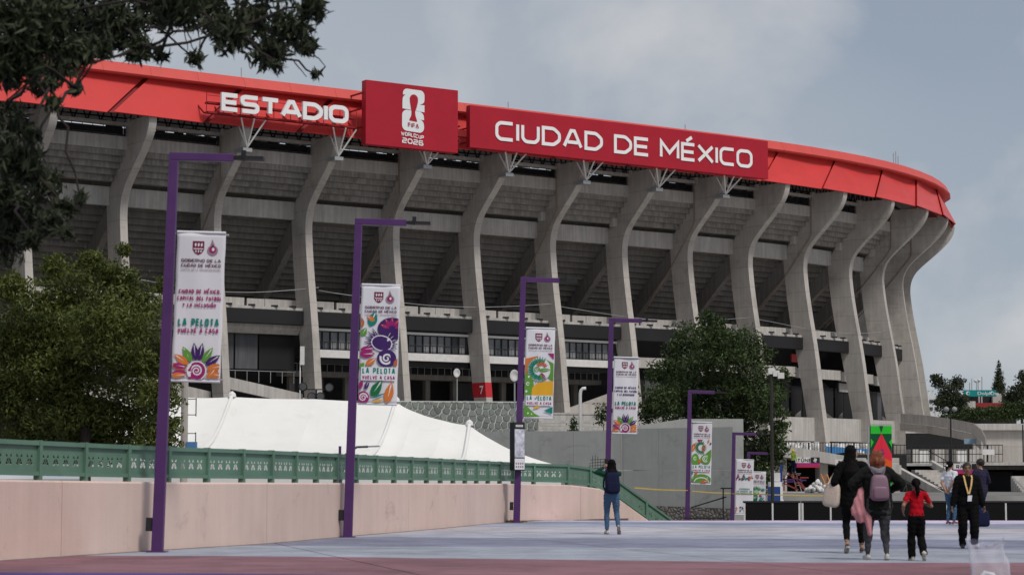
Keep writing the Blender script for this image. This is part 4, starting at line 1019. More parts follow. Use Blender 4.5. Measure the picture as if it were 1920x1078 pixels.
# ================================================================== volcanic stone wall
def voronoi_cells(w_, h, step, seed):
    rg = random.Random(seed); pts = []
    nx, ny = int(w_ / step) + 3, int(h / step) + 3
    for i in range(-1, nx):
        for j in range(-1, ny): pts.append(((i + .5 * (j % 2) + rg.uniform(-.33, .33)) * step, (j + rg.uniform(-.3, .3)) * step))
    cells = []
    for k, (x, y) in enumerate(pts):
        poly = [(0, 0), (w_, 0), (w_, h), (0, h)]
        for m, (a, b) in enumerate(pts):
            if m == k or abs(a - x) > 3 * step or abs(b - y) > 3 * step: continue
            mx, my, dx, dy = (x + a) / 2, (y + b) / 2, x - a, y - b; res = []
            for i in range(len(poly)):
                p, q = poly[i - 1], poly[i]; dp = (p[0] - mx) * dx + (p[1] - my) * dy; dq = (q[0] - mx) * dx + (q[1] - my) * dy
                if (dp >= 0) != (dq >= 0): t = dp / (dp - dq); res.append((p[0] + (q[0] - p[0]) * t, p[1] + (q[1] - p[1]) * t))
                if dq >= 0: res.append(q)
            poly = res
            if len(poly) < 3: break
        if len(poly) >= 3: cells.append(poly)
    return cells
M_mort = mat('pale_mortar', (.55, .56, .53), .9, .1, 2)
M_stone = mat('dark_volcanic_stone', (.19, .205, .19), .9, .15, 2, .3, 8, rnd=.22)
a = at(742, 806, 150); b = at(1010, 806, 152); zt = zat(751, 150)
sw = thing('stone_wall', 'grey volcanic stone wall with white joints behind the white tent', 'wall', (a.x, a.y, 0))
dv = (b - a); dv.z = 0; LW = dv.length; dv.normalize(); nv_ = Vector((dv.y, -dv.x, 0)); zb = a.z - 2.0
mb = MB(); mb.obox(a + dv * LW / 2 - nv_ * .3 + Vector((0, 0, (zt + zb) / 2 - a.z)), dv * LW / 2, nv_ * .3, Vector((0, 0, (zt - zb) / 2))); mb.build('mortar_core', M_mort, sw)
for poly in voronoi_cells(LW, zt - zb - .05, .47, 3):
    cx = sum(p[0] for p in poly) / len(poly); cy = sum(p[1] for p in poly) / len(poly)
    q = [(cx + (x - cx) * .86, cy + (y - cy) * .86) for x, y in poly]; q2 = [(cx + (x - cx) * .78, cy + (y - cy) * .78) for x, y in poly]
    base = Vector((a.x, a.y, zb)); mb = MB()
    mb.loft([base + dv * x + nv_ * .0 + Vector((0, 0, y)) for x, y in q], [base + dv * x + nv_ * .07 + Vector((0, 0, y)) for x, y in q2]); mb.build('stone', M_stone, sw)
# concrete ledge and low wall right of it
def wallbox(name, label, cat, pa, pb, zlo, zhi, thick, m_, group=None):
    """straight wall from ground point pa to pb"""
    pa, pb = Vector((pa[0], pa[1], 0)), Vector((pb[0], pb[1], 0)); d = (pb - pa); l = d.length; d.normalize(); n = Vector((-d.y, d.x, 0))
    if n.y < 0: n.negate()
    o = thing(name, label, cat, (pa.x, pa.y, zlo), 0, group)
    mb = MB(); mb.obox((pa + pb) / 2 + n * thick / 2 + Vector((0, 0, (zlo + zhi) / 2)), d * l / 2, n * thick / 2, Vector((0, 0, (zhi - zlo) / 2))); mb.build('wall_body', m_, o, bevel=.02)
    mb = MB(); mb.obox((pa + pb) / 2 + n * thick / 2 + Vector((0, 0, zhi + .06)), d * (l / 2 + .03), n * (thick / 2 + .05), Vector((0, 0, .06))); mb.build('coping', M_conc_l, o)
    return o
wallbox('low_wall', 'pale low concrete wall below the stadium beside the white vent pipe', 'wall', at(985, 0, 165), at(1235, 0, 168), -1, zat(776, 165), .5, M_conc_l)
for k in range(3):
    mb = MB(); p, q = at(985, 790 + 6 * k, 160 - 2 * k), at(1150, 792 + 6 * k, 162 - 2 * k); mb.bar(p, q, .5, .18); tag(mb.build('concrete_step', M_conc_l), ('long pale concrete step under the low wall, highest of three', 'long pale concrete step under the low wall, middle of three', 'long pale concrete step under the low wall, lowest of three')[k], 'step', 'steps below the low wall')

# ================================================================== large plain concrete wall
M_wall = mat('grey_concrete_wall', (.36, .365, .35), .9, .10, .5, .12, 10, streak=.06, stain=(.45, .22, .46))
cw = thing('concrete_wall', 'big plain grey concrete retaining wall with vertical joint behind the lamp posts', 'wall', at(905, 0, 108).xy.to_3d())
for (pa, ya, pb, yb, ta, tb) in ((900, 108, 1166, 104, 809, 807), (1168, 103.9, 1374, 100, 804, 800)):
    A_, B_ = at(pa, ta, ya), at(pb, tb, yb); lo = -4.5
    NP = 3 if pa < 1000 else 3; zj = zat(881, yb)
    for n_ in range(NP):
        a_, b_ = A_.lerp(B_, n_ / NP), A_.lerp(B_, (n_ + 1) / NP - .0012)
        for z0_, z1_ in ((lo, zj - .012), (zj + .012, None)):
            za_, zb_ = (a_.z, b_.z) if z1_ is None else (z1_, z1_)
            mb = MB(); mb.loft([Vector((a_.x, a_.y, z0_)), Vector((a_.x, a_.y + .6, z0_)), Vector((a_.x, a_.y + .6, za_)), Vector((a_.x, a_.y, za_))], [Vector((b_.x, b_.y, z0_)), Vector((b_.x, b_.y + .6, z0_)), Vector((b_.x, b_.y + .6, zb_)), Vector((b_.x, b_.y, zb_))]); mb.build('wall_section', M_wall, cw)
A_, B_, C_2, D_2 = at(1190, 800, 103), at(1285, 785, 103), at(1385, 785, 103), at(1385, 970, 103)
mb = MB(); lo = -4.5
Yr = 104.2; q = [Vector((A_.x, Yr, lo)), Vector((A_.x, Yr, at(1190, 799, Yr).z)), Vector((B_.x, Yr, at(1285, 785, Yr).z)), Vector((at(1386, 0, Yr).x, Yr, at(1386, 785, Yr).z)), Vector((at(1386, 0, Yr).x, Yr, lo))]
mb.loft(q, [p + Vector((0, .5, 0)) for p in q]); mb.build('rear_wall_section', M_wall, cw)
A_, B_ = at(1175, 946, 103.5), at(1374, 953, 99.6)
mb = MB(); mb.loft([Vector((A_.x, A_.y - .2, -4.5)), Vector((A_.x, A_.y + .3, -4.5)), Vector((A_.x, A_.y + .3, A_.z - .03)), Vector((A_.x, A_.y - .2, A_.z))], [Vector((B_.x, B_.y - .2, -4.5)), Vector((B_.x, B_.y + .3, -4.5)), Vector((B_.x, B_.y + .3, B_.z - .03)), Vector((B_.x, B_.y - .2, B_.z))])
def rubble(name, c1, c2, scale):
    m = bpy.data.materials.new(name); m.use_nodes = True; t = m.node_tree; K = t.links.new; b = t.nodes['Principled BSDF']; b.inputs['Roughness'].default_value = .95
    g = nn(t, 'ShaderNodeTexCoord'); v1 = nn(t, 'ShaderNodeTexVoronoi', feature='DISTANCE_TO_EDGE'); v1.inputs['Scale'].default_value = scale; K(g.outputs['Object'], v1.inputs['Vector'])
    r_ = nn(t, 'ShaderNodeValToRGB'); r_.color_ramp.elements[0].position = .03; r_.color_ramp.elements[1].position = .09; r_.color_ramp.elements[0].color = (*c1, 1); r_.color_ramp.elements[1].color = (*c2, 1)
    K(v1.outputs['Distance'], r_.inputs[0]); K(r_.outputs[0], b.inputs['Base Color'])
    bu = nn(t, 'ShaderNodeBump'); bu.inputs['Distance'].default_value = .1; K(v1.outputs['Distance'], bu.inputs['Height']); K(bu.outputs[0], b.inputs['Normal']); return m
M_rub = rubble('dark_rubble', (.05, .045, .04), (.20, .18, .165), 5.0)
M_rub2 = rubble('jointed_rubble', (.30, .30, .30), (.05, .052, .055), 1.6)
mb.build('rubble_plinth', M_rub, cw)

# ================================================================== lesser posts, dishes, lamps
def post(name, label, cat, px, y_top, y_bot, Y, rad, m_, group=None, zlow=None):
    t_, b_ = at(px, y_top, Y), at(px, y_bot, Y); lo = b_.z if zlow is None else zlow
    o = thing(name, label, cat, (t_.x, Y, lo), 0, group); mb = MB(); mb.tube([(t_.x, Y, lo), (t_.x, Y, t_.z)], [rad, rad * .85], 10); mb.build('post', m_, o); return o, t_
o, t_ = post('utility_pole', 'slender grey concrete utility pole between green tree and white tent', 'pole', 347, 700, 845, 75, .14, M_conc, zlow=-3)
mb = MB()
for k in range(2):
    z = t_.z - .9 - 1.2 * k; mb.tube([(t_.x + .12, 75, z), (t_.x + .4, 75, z)], .015, 5); mb.tube([(t_.x + .12, 75, z - .55), (t_.x + .4, 75, z - .55)], .015, 5); mb.tube([(t_.x + .4, 75, z + .04), (t_.x + .4, 75, z - .6)], .02, 5)
mb.build('step_iron', M_black, o)
mb = MB(); mb.box(t_.x + .1, t_.x + .45, 74.85, 75.1, zat(842, 75), zat(828, 75)); mb.build('meter_box', mat('blue_box', (.08, .2, .42), .6), o)
o, t_ = post('floodlight_mast', 'thin mast with four round black floodlights above the tent ridge', 'floodlight', 593, 730, 760, 122, .06, M_black, zlow=-4.5)
mb = MB(); mb.bar((t_.x - .8, 122, t_.z), (t_.x + .8, 122, t_.z), .06); mb.build('cross_bar', M_black, o)
for dx, dz in ((-.75, .15), (.75, .1), (-.25, -.4), (.25, -.4)):
    mb = MB(); mb.lathe([(.05, -.16), (.2, -.1), (.26, .08), (.24, .14)], (0, 0, 0), 12)
    mb.v = [(t_.x + dx + x, 122 - z, t_.z + dz + y) for x, y, z in mb.v]; mb.build('floodlight', M_blk2, o)
    mb = MB(); mb.lathe([(.2, .0), (.2, .03)], (0, 0, 0), 12); mb.v = [(t_.x + dx + x, 121.84 - z, t_.z + dz + y) for x, y, z in mb.v]; mb.build('lens', M_sheet, o)
def dish(px, py, Y, r_, label, zlow):
    c = at(px, py, Y); o = thing('dish_antenna', label, 'antenna', (c.x, Y, zlow), 0, 'white dish antennas'); mb = MB()
    mb.tube([(c.x, Y + .1, zlow), (c.x, Y + .1, c.z)], .045, 6); mb.build('mast', M_steelg, o)
    mb = MB(); mb.lathe([(.02, -.25 * r_), (.6 * r_, -.12 * r_), (r_, .12 * r_), (r_ * .96, .14 * r_), (.55 * r_, -.04 * r_), (.02, -.14 * r_)], (0, 0, 0), 16); mb.v = [(c.x + x * .75 - z * .5, Y - z, c.z + y) for x, y, z in mb.v]; mb.build('reflector', M_wsteel, o, smooth=True)
dish(857, 699, 190, .40, 'small white dish antenna on thin mast before the red number band', -1); dish(965, 704, 120, .34, 'small white dish antenna beside the feathered sunburst banner post', -4.5)
o, t_ = post('white_mast', 'thin white mast with panel aerial standing above the tent', 'mast', 563, 676, 760, 150, .05, M_wsteel, zlow=-4.5)
mb = MB(); mb.box(t_.x + .0, t_.x + .3, 149.85, 150, t_.z - .3, t_.z + 1.0); mb.build('panel_aerial', M_wsteel, o)
c = at(1088, 790, 120); mb = MB(); k = 120 / 4000
mb.tube([(c.x, 120, -4.5), (c.x, 120, c.z + 52 * k), (c.x + 1.5 * k, 120, c.z + 58 * k), (c.x + 5 * k, 120, c.z + 61.5 * k), (c.x + 11 * k, 120, c.z + 62 * k)], 3.2 * k, 12); tag(mb.build('vent_pipe', M_wsteel, smooth=True), 'white bent vent pipe rising behind the concrete wall', 'pipe')
# purple curved lamps behind the balustrade
for k, (px, py, hx, hy) in enumerate(((648, 852, 712, 835), (651, 851, 688, 852))):
    o = thing('curved_lamp', ('slim curved grey lamp rising behind the balustrade, upper of two', 'slim curved grey lamp rising behind the balustrade, lower of two')[k], 'lamp post', (at(px, py, 72).x, 72, -3), 0, 'curved lamps behind balustrade'); mb = MB()
    A_, B_, C_3 = at(px - 12, 905, 72), at(px, py, 72), at(hx - 22, hy + 2, 72); D_3 = at(hx, hy + 1, 72)
    mb.tube([(A_.x, 72, -3), A_, at(px - 6, py + 22, 72), B_, B_.lerp(C_3, .5) + Vector((0, 0, .12)), C_3], .04, 8); mb.build('curved_arm', M_sheet, o)
    mb = MB(); mb.bar(C_3, D_3, .12, .05); mb.build('lamp_head', M_steelg, o)
o, t_ = post('purple_bollard', 'short dark purple post showing above the balustrade', 'post', 637.5, 836, 900, 66, .05, M_purple, zlow=-1)
o, t_ = post('floodlight_post', 'tall dark post with white floodlight boxes before the round tree', 'floodlight', 1446, 700, 965, 80, .075, mat('dark_post_paint', (.03, .026, .024), .6), zlow=-2)
for k in range(3):
    p = at(1446 + 9 * k, 696 + 4 * k, 80); mb = MB(); mb.obox(p, (.12, .02, 0), (0, .1, 0), (0, 0, .11)); mb.build('floodlight_box', M_wsteel, o)
# caution tape
mb = MB(); tp = [at(1190, 914, 67.5), at(1235, 917.5, 72), at(1287, 919, 85.7)]
M_yel = mat('yellow_caution_tape', (.62, .42, .05), .6, .1, 5)
for p, q in zip(tp, tp[1:]): mb.bar(p, q, .008, .04)
tag(mb.build('caution_tape', M_yel), 'yellow caution tape stretched from the balustrade to a lamp post', 'tape')
mb = MB(); tp = [at(1288, 919, 85.8), at(1330, 923, 91), at(1370, 924, 96.8)]
for p, q in zip(tp, tp[1:]): mb.bar(p, q, .008, .04)
tag(mb.build('caution_tape', M_yel), 'yellow caution tape between green spiral and no-discrimination banner posts', 'tape')
mb = MB(); tp = [at(1371, 925, 97), at(1446, 927, 92), at(1560, 929, 92)]
for p, q in zip(tp, tp[1:]): mb.bar(p, q, .008, .04)
tag(mb.build('caution_tape', M_yel), 'yellow caution tape running from the floodlight post above black barriers', 'tape')
# black frame gate near lamp post
g = thing('black_gate', 'thin black steel gate frame and prop below the concrete wall', 'gate', at(1355, 968, 78))
for a_, b_ in (((1356, 915), (1356, 970)), ((1351, 915), (1374, 915)), ((1296, 951), (1362, 931)), ((1282, 971), (1360, 971))):
    mb = MB(); mb.bar(at(*a_, 78), at(*b_, 78), .05); mb.build('frame_bar', M_black, g)
# steel reinforcement sculpture-like frame by the woman
g = thing('wire_cage', 'bundle of thin black wire cage standing behind the green balustrade', 'cage', at(1120, 900, 80))
for k in range(7):
    mb = MB(); mb.bar(at(1106 + 5 * k, 858 - 5 * math.sin(k * .9) + (10 if k == 0 else 0), 80), at(1106 + 5 * k, 905, 80), .018); mb.build('wire', M_black, g)
for k in range(6):
    mb = MB(); mb.bar(at(1106, 862 + 5.5 * k, 80), at(1137, 860 + 5.5 * k, 80), .018); mb.build('wire', M_black, g)

# ================================================================== black barriers at the plaza's far edge
M_bar = mat('black_barrier_cover', (.005, .005, .006), .7, .15, 2, spec=.15)
bar_w = 107 * 66 / 4000
BLAB = ['black covered crowd barrier beside the no-discrimination banner post', 'black covered crowd barrier in front of the blue booth and scaffold frames', 'black covered crowd barrier behind the woman with the cream tote bag', 'black covered crowd barrier behind the child in red', 'black covered crowd barrier behind the woman in the white shirt', 'black covered crowd barrier before the dark doorway and narrow stairs']
for k in range(6):
    px = 1384 + 107 * k
    o = thing('crowd_barrier', BLAB[k], 'barrier', (at(px, 0, 66).x, 66 + .05 * (k % 2), -.6), 0, 'black barriers lining the far plaza edge')
    mb = MB(); mb.box(.03, bar_w - .03, -.012, .012, .30, 1.06); mb.build('cover_panel', M_bar, o, world=False)
    mb = MB(); mb.box(.0, bar_w, -.03, .03, 1.06, 1.12); mb.build('top_rail', M_black, o, world=False)
    mb = MB(); mb.box(.0, bar_w, -.04, .04, .08, .16); mb.build('bottom_rail', M_black, o, world=False)
    for x_ in (.02, bar_w * .5, bar_w - .06):
        mb = MB(); mb.box(x_, x_ + .05, -.028, -.013, .0, 1.05); mb.build('upright', M_wsteel, o, world=False)
    for q in range(18):
        x_ = .1 + (bar_w - .2) * q / 17; mb = MB(); mb.box(x_, x_ + .03, -.01, .01, .16, .30); mb.build('slat', M_wsteel, o, world=False)

# ================================================================== terrace, tunnels and stairs on the right
terr = struct(MB().box(-10, 120, 170, 420, -1, BASEZ - .2).build('terrace', M_conc_l))
def wz(px0, px1, y0, y1, Y, thick, name, m_, parent, bevel=0):
    a_, b_ = at(px0, y1, Y), at(px1, y0, Y); mb = MB(); mb.box(a_.x, b_.x, Y, Y + thick, a_.z, b_.z); return mb.build(name, m_, parent, bevel=bevel)
M_blkint = mat('tunnel_shade', (.02, .02, .022), .9, .2, 1)  # near-black slabs stand in for shade inside openings and under the ramp
tn = thing('tunnel_portal', 'concrete tunnel entrance building with sloping parapet below the stadium terrace', 'building', (at(1600, 0, 160).x, 160, 0))
q = [at(1468, 834, 158), at(1690, 872, 158), at(1690, 889, 158), at(1468, 856, 158)]
mb = MB(); mb.loft(q, [p + Vector((0, 9, 0)) for p in q]); mb.build('sloping_parapet', M_conc_l, tn)
wz(1455, 1700, 852, 932, 164, .4, 'recess_shade', M_blkint, tn)
for px in (1461, 1538, 1610, 1672): wz(px, px + 14, 858, 930, 159, 2.5, 'pier', M_conc, tn)
wz(1462, 1690, 922, 938, 152, 6, 'loading_kerb', M_conc, tn)
def tsign(px, w1, w2, y0, txt, num, label):
    o = thing('tunnel_sign', label, 'sign', at(px, y0 + 20, 156.5)); Y = 156.5; k = Y / 4000
    wz(px, px + w1, y0, y0 + 10.5, Y, .12, 'white_panel', M_wsteel, o); wz(px + w1, px + w1 + w2, y0, y0 + 10.5, Y, .12, 'black_panel', M_black, o)
    wz(px + 4, px + w1 + w2, y0 + 11, y0 + 16.5, Y, .12, 'magenta_strip', mat('magenta_vinyl', (.36, .02, .17), .6), o); wz(px + 4, px + w1 + w2, y0 + 16.6, y0 + 19, Y, .2, 'red_strip', mat('red_vinyl', (.5, .02, .03), .6), o)
    b0 = at(px + 5, y0 + 9, Y); mb = MB(); add_text(mb, txt, b0.x, b0.z, .26, .75, .05, .05, lambda x, y, d: (x, Y - .01 - d, y), 0, .004); mb.build('lettering', M_blk2, o)
    if num: b0 = at(px + w1 + w2 * .5 - 3, y0 + 9, Y); mb = MB(); add_text(mb, num, b0.x, b0.z, .27, .7, .06, .05, lambda x, y, d: (x, Y - .01 - d, y), 0, .004); mb.build('number', M_white, o)
tsign(1490, 30, 17, 857, 'TÚNEL', '2', 'white and black TÚNEL 2 sign with magenta strip over the tunnel'); tsign(1566, 26, 16, 861, 'TÚNEL', '', 'white TÚNEL sign with red strip next to the woman in black')
tsign(1788, 34, 12, 869, 'RAMPA', '', 'white RAMPA sign over the dark doorway beside the stairs')
# terrace edge on the right, with railings
tw_ = thing('terrace_wall', 'grey concrete terrace wall with overhanging edge and dark doorway', 'wall', (at(1800, 0, 165).x, 165, 0))
wz(1690, 1960, 874, 934, 170, .5, 'wall_body', M_conc, tw_); wz(1800, 1960, 866, 872, 163.5, 8, 'edge_slab', M_conc_l, tw_); wz(1800, 1960, 873, 880, 165.5, 6, 'edge_beam', M_conc_d, tw_)
wz(1848, 1899, 884, 930, 166.8, 3, 'door_shade', M_blkint, tw_); wz(1672, 1800, 868, 873, 168, 3, 'edge_slab', M_conc_l, tw_)
rl = thing('terrace_railing', 'black steel railing with thin bars along the terrace edge', 'railing', at(1672, 868, 168))
M_rail2 = M_black
for k in range(30):
    px = 1674 + 7.1 * k; mb = MB(); mb.bar(at(px, 869, 168.4), at(px, 834, 168.4), .035 if k % 5 else .13); mb.build('upright', M_rail2, rl)
for y_ in (834, 851, 866): mb = MB(); mb.bar(at(1672, y_, 168.4), at(1880, y_, 168.4), .06); mb.build('horizontal_rail', M_rail2, rl)
rl2 = thing('terrace_railing', 'black steel railing before the white tarpaulins above the tunnel', 'railing', at(1478, 850, 170))
for k in range(38):
    px = 1474 + 5.3 * k; mb = MB(); mb.bar(at(px, 848 + .06 * (px - 1474), 171), at(px, 829, 171), .035 if k % 8 else .12); mb.build('upright', M_rail2, rl2)
mb = MB(); mb.bar(at(1472, 829, 171), at(1672, 831, 171), .06); mb.build('horizontal_rail', M_rail2, rl2)
# stairs running down to the right
st_ = thing('staircase', 'broad concrete stairs with solid sloping side walls below the terrace', 'stairs', (at(1740, 0, 160).x, 160, 0))
NSP = 14
def stl(f): return at(1694 + 98 * f, 0, 165.5 - 6 * f), at(1752 + 94 * f, 0, 168 - 6 * f)
for k in range(NSP):
    f0, f1 = k / NSP, (k + 1) / NSP; (a0, b0), (a1, b1) = stl(f0), stl(f1); zt_ = zat(876 + 62 * f1, 163)
    q = [Vector((p.x, p.y, 0)) for p in (a1, b1, b0, a0)]; mb = MB(); mb.hexa(q + [p + Vector((0, 0, zt_)) for p in q]); mb.build('tread', M_conc if k % 2 else M_conc_l, st_)
for (pa, ya, Ya, pb, yb, Yb, h) in ((1668, 868, 164.5, 1802, 940, 157.5, 16), (1742, 862, 168.4, 1852, 926, 161.5, 13)):
    A_, B_ = at(pa, ya, Ya), at(pb, yb, Yb); hz = h * 160 / 4000
    q = [A_, B_, B_ - Vector((0, 0, hz)), A_ - Vector((0, 0, hz))]
    mb = MB(); mb.loft(q, [p + Vector((.35, .25, 0)) for p in q]); mb.build('side_wall', M_conc_l, st_)
A_, B_ = at(1668, 868, 164.7), at(1802, 940, 157.7); hz = .7
q = [A_ - Vector((0, 0, hz)), B_ - Vector((0, 0, hz)), Vector((B_.x, B_.y, 0)), Vector((A_.x, A_.y, 0))]
mb = MB(); mb.loft(q, [p + Vector((.2, .2, 0)) for p in q]); mb.build('rubble_infill', M_rub2, st_)
for k in range(5):
    f = k / 4; mb = MB(); b_ = at(1742 + 110 * f, 863 + 63 * f, 168.3 - 6.9 * f); mb.bar(b_, b_ + Vector((0, 0, .75)), .05); mb.build('rail_post', M_black, st_)
mb = MB(); mb.bar(at(1742, 863, 168.3) + Vector((0, 0, .75)), at(1852, 926, 161.4) + Vector((0, 0, .75)), .05); mb.build('handrail', M_black, st_)
s2 = thing('staircase', 'narrow pale stairs with steel handrail right of the dark doorway', 'stairs', (at(1912, 0, 164).x, 164, 0))
for k in range(9): wz(1898 + 3.0 * k, 1990, 892 + 4.5 * k, 936, 162.5 - .35 * k, .34, 'tread', M_conc_l, s2)
mb = MB(); mb.bar(at(1900, 896, 159), at(1935, 930, 159), .08); mb.build('handrail', M_steelg, s2)
# curved vehicle ramp behind the stadium's end
rp = thing('vehicle_ramp', 'curving concrete vehicle ramp with solid parapet beyond the last stadium column', 'ramp', (at(1850, 0, 240).x, 240, BASEZ))
rt = [(1690, 775, 262), (1742, 779, 255), (1790, 786, 246), (1826, 793, 238), (1842, 806, 230), (1849, 820, 224), (1850, 836, 220), (1846, 848, 218)]
for k in range(len(rt) - 1):
    a_, b_ = at(*rt[k]), at(*rt[k + 1]); mb = MB()
    def sec(p, h): return [p, p + Vector((0, .5, 0)), p + Vector((0, .5, -h)), p + Vector((0, 0, -h))]
    mb.loft(sec(a_, 1.15), sec(b_, 1.15)); mb.build('parapet', M_conc_l, rp)
    if k < 4: mb = MB(); mb.loft(sec(a_ + Vector((.0, .7, -1.16)), .9), sec(b_ + Vector((0, .7, -1.16)), .9)); mb.build('deck_edge', M_conc, rp)
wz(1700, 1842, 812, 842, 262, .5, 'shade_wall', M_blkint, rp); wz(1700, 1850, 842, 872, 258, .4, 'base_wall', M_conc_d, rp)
for k_, (x0_, x1_) in enumerate(((1709, 1722), (1724, 1743), (1752, 1770), (1794, 1812), (1815, 1838))): wz(x0_, x1_, 842 + 3 * (k_ % 2), 868, 215, .1, 'hoarding_panel', (M_conc_l, M_wsteel)[k_ % 2], rp)
wz(1826, 2000, 797, 868, 243, .6, 'ramp_wall', M_conc, rp); wz(1826, 2000, 794, 806, 242.3, .6, 'wall_coping', M_conc_l, rp)
# small terrace furniture
wz(1808, 1840, 822, 832, 235, .1, 'notice', mat('pale_blue_board', (.2, .3, .38), .6), None); o = bpy.data.objects['notice']; o.name = 'pale_board'; tag(o, 'pale blue slatted board hanging under the vehicle ramp', 'board')
o = wz(1842, 1865, 842, 852, 168.1, .06, 'notice_board', M_wsteel, None); tag(o, 'white notice fixed to the black terrace railing', 'notice')
o, t_ = post('globe_lamp', 'tall black lamp post with twin round globes beside the ramp', 'lamp post', 1782, 766, 872, 158, .07, M_black, zlow=.2)
for dx in (-.3, .3):
    mb = MB(); mb.lathe([(.05, -.2), (.2, -.08), (.2, .1), (.05, .2)], (t_.x + dx, 158, t_.z - .05), 10); mb.build('globe', mat('dull_globe', (.25, .25, .26), .4), o, smooth=True)
o, t_ = post('black_post', 'plain thin black post standing before the ramp wall', 'post', 1917.5, 796, 870, 166, .06, M_black, zlow=BASEZ - .2)
# white tarpaulin and blue printed awning between the columns
ta = thing('tarpaulin', 'white tarpaulin sheeting hung between stadium columns above the tunnel', 'tarpaulin', at(1505, 845, 200))
for (x0, x1, y0, y1) in ((1470, 1536, 828, 852), (1546, 1628, 830, 843)):
    mb = MB(); vv = []; NX = 16
    for i in range(NX + 1):
        for j in range(6): p = at(x0 + (x1 - x0) * i / NX, y0 + (y1 - y0) * j / 5, 200 - .5 * math.sin(i * 1.3) * (j / 5) + .3 * math.sin(i * 2.9 + j)); vv.append(p)
    mb.add(vv, [(i * 6 + j, i * 6 + j + 1, (i + 1) * 6 + j + 1, (i + 1) * 6 + j) for i in range(NX) for j in range(5)]); so = mb.build('sheet', M_tentw, ta, smooth=True); so.modifiers.new('thickness', 'SOLIDIFY').thickness = .02
aw = thing('blue_awning', 'blue printed awning with white lettering marks beside a stadium column', 'awning', at(1585, 850, 195)); M_blue = mat('blue_vinyl', (.025, .13, .30), .5, .2, 1)
q = [at(1548, 836, 195), at(1632, 842, 195), at(1632, 848, 194), at(1600, 846, 194), at(1552, 852, 194)]
mb = MB(); mb.loft(q, [p + Vector((0, .1, 0)) for p in q]); mb.build('awning_sheet', M_blue, aw)
mb = MB()
for k in range(7): p = at(1584 + 5.5 * k, 843.5 + .4 * k, 193.8); mb.box(p.x, p.x + .17, 193.8, 193.86, p.z - .16, p.z + .06 * (k % 3))
o_ = mb.build('print_marks', M_white, aw); o_['kind'] = 'stuff'
# diamond pattern display board
dg = thing('display_board', 'tall green display board with a pink and orange diamond pattern', 'display', (at(1652, 0, 120).x, 120, .2))
def dpt(u, v, d=0): p = at(1632.5 + 39.5 * u, 906 - 108 * v, 120); p.y -= d; return p
GR = mat('vivid_green_print', (.02, .52, .03), .5, .05, 1); DG = mat('dark_green_print', (0, .075, .025), .5, .05, 1); PK_ = mat('pink_red_print', (.75, .025, .06), .5, .05, 1); OR_ = mat('orange_red_print', (.80, .10, .015), .5, .05, 1)
mb = MB(); q = [dpt(0, -.75), dpt(1, -.75), dpt(1, 1), dpt(0, 1)]; mb.loft(q, [p + Vector((0, .3, 0)) for p in q]); mb.build('board_core', DG, dg)
for k, (pts, m_) in enumerate((([(0, .86), (1, .86), (1, 1), (0, 1)], GR), ([(.40, 1), (.60, 1), (.5, .88)], DG), ([(0, .62), (.14, .72), (0, .78)], GR), ([(1, .62), (.86, .72), (1, .78)], GR), ([(.5, .87), (0, .50), (0, .05), (.5, .46)], PK_), ([(.5, .87), (1, .50), (1, .12), (.5, .46)], PK_), ([(.5, .46), (.5, -.05), (.7, -.05), (1, .12), (1, .38)], OR_), ([(.5, .46), (.5, -.05), (.25, -.2), (0, .05)], mat('deep_pink_print', (.7, .03, .09), .5)), ([(1, .30), (1, -.1), (.72, .03)], GR), ([(1, .18), (.84, .06), (1, .0)], DG))):
    mb = MB(); mb.add([dpt(u, v, .02 + .012 * k) for u, v in pts], [tuple(range(len(pts)))]); mb.build('printed_facet', m_, dg)
mb = MB(); 
for k, (u, v) in enumerate(((.44, .55), (.52, .55), (.42, .49), (.5, .48), (.56, .5), (.46, .42), (.55, .42), (.43, .36), (.52, .37), (.57, .33))): mb.add([dpt(u, v, .2), dpt(u + .05, v - .01, .2), dpt(u + .055, v + .045, .2), dpt(u + .01, v + .04, .2)], [(0, 1, 2, 3)])
o_ = mb.build('emblem_print', mat('violet_print', (.05, .03, .22), .5), dg); o_['kind'] = 'stuff'
mb = MB(); mb.bar(at(1628, 910, 120), at(1628, 800, 120), .08); mb.build('truss_post', M_steelg, dg)
mb = MB(); mb.bar(at(1632, 796, 120.1), at(1672, 796, 120.1), .05); mb.build('truss_bar', M_steelg, dg)
# things stored at the tunnel mouth
pile = thing('sack_pile', 'heap of small white sacks in front of the tunnel', 'sacks', (at(1532, 922, 150).x, 150, .2)); k = 150 / 4000; rs = random.Random(5)
for n_ in range(34):
    row = 0 if n_ < 14 else 1 if n_ < 24 else 2 if n_ < 31 else 3; wdt = (20, 15, 9, 4)[row]
    c = at(1532 + rs.uniform(-wdt, wdt), 919 - 5.2 * row + rs.uniform(-1.2, 1.2), 150 + rs.uniform(-.6, .6)); mb = MB(); s_ = .15
    mb.lathe([(.03, -s_), (s_ * .9, -s_ * .6), (s_ * 1.15, 0), (s_ * .8, s_ * .6), (.03, s_)], (0, 0, 0), 7); e = Euler((rs.uniform(0, 3), rs.uniform(0, 3), rs.uniform(0, 3))).to_matrix()
    mb.v = [tuple(c + e @ Vector((x * 1.3, y * .8, z))) for x, y, z in mb.v]; mb.build('sack', M_wsteel, pile)
ld = thing('wooden_ladder', 'orange wooden ladder leaning at the tunnel mouth beside white sacks', 'ladder', at(1556, 921, 151)); M_wood = mat('orange_wood', (.38, .16, .06), .7, .2, 4)
for dx in (0, 11): mb = MB(); mb.bar(at(1539 + dx, 889, 152), at(1553 + dx, 921, 151), .1, .07); mb.build('ladder_side', M_wood, ld)
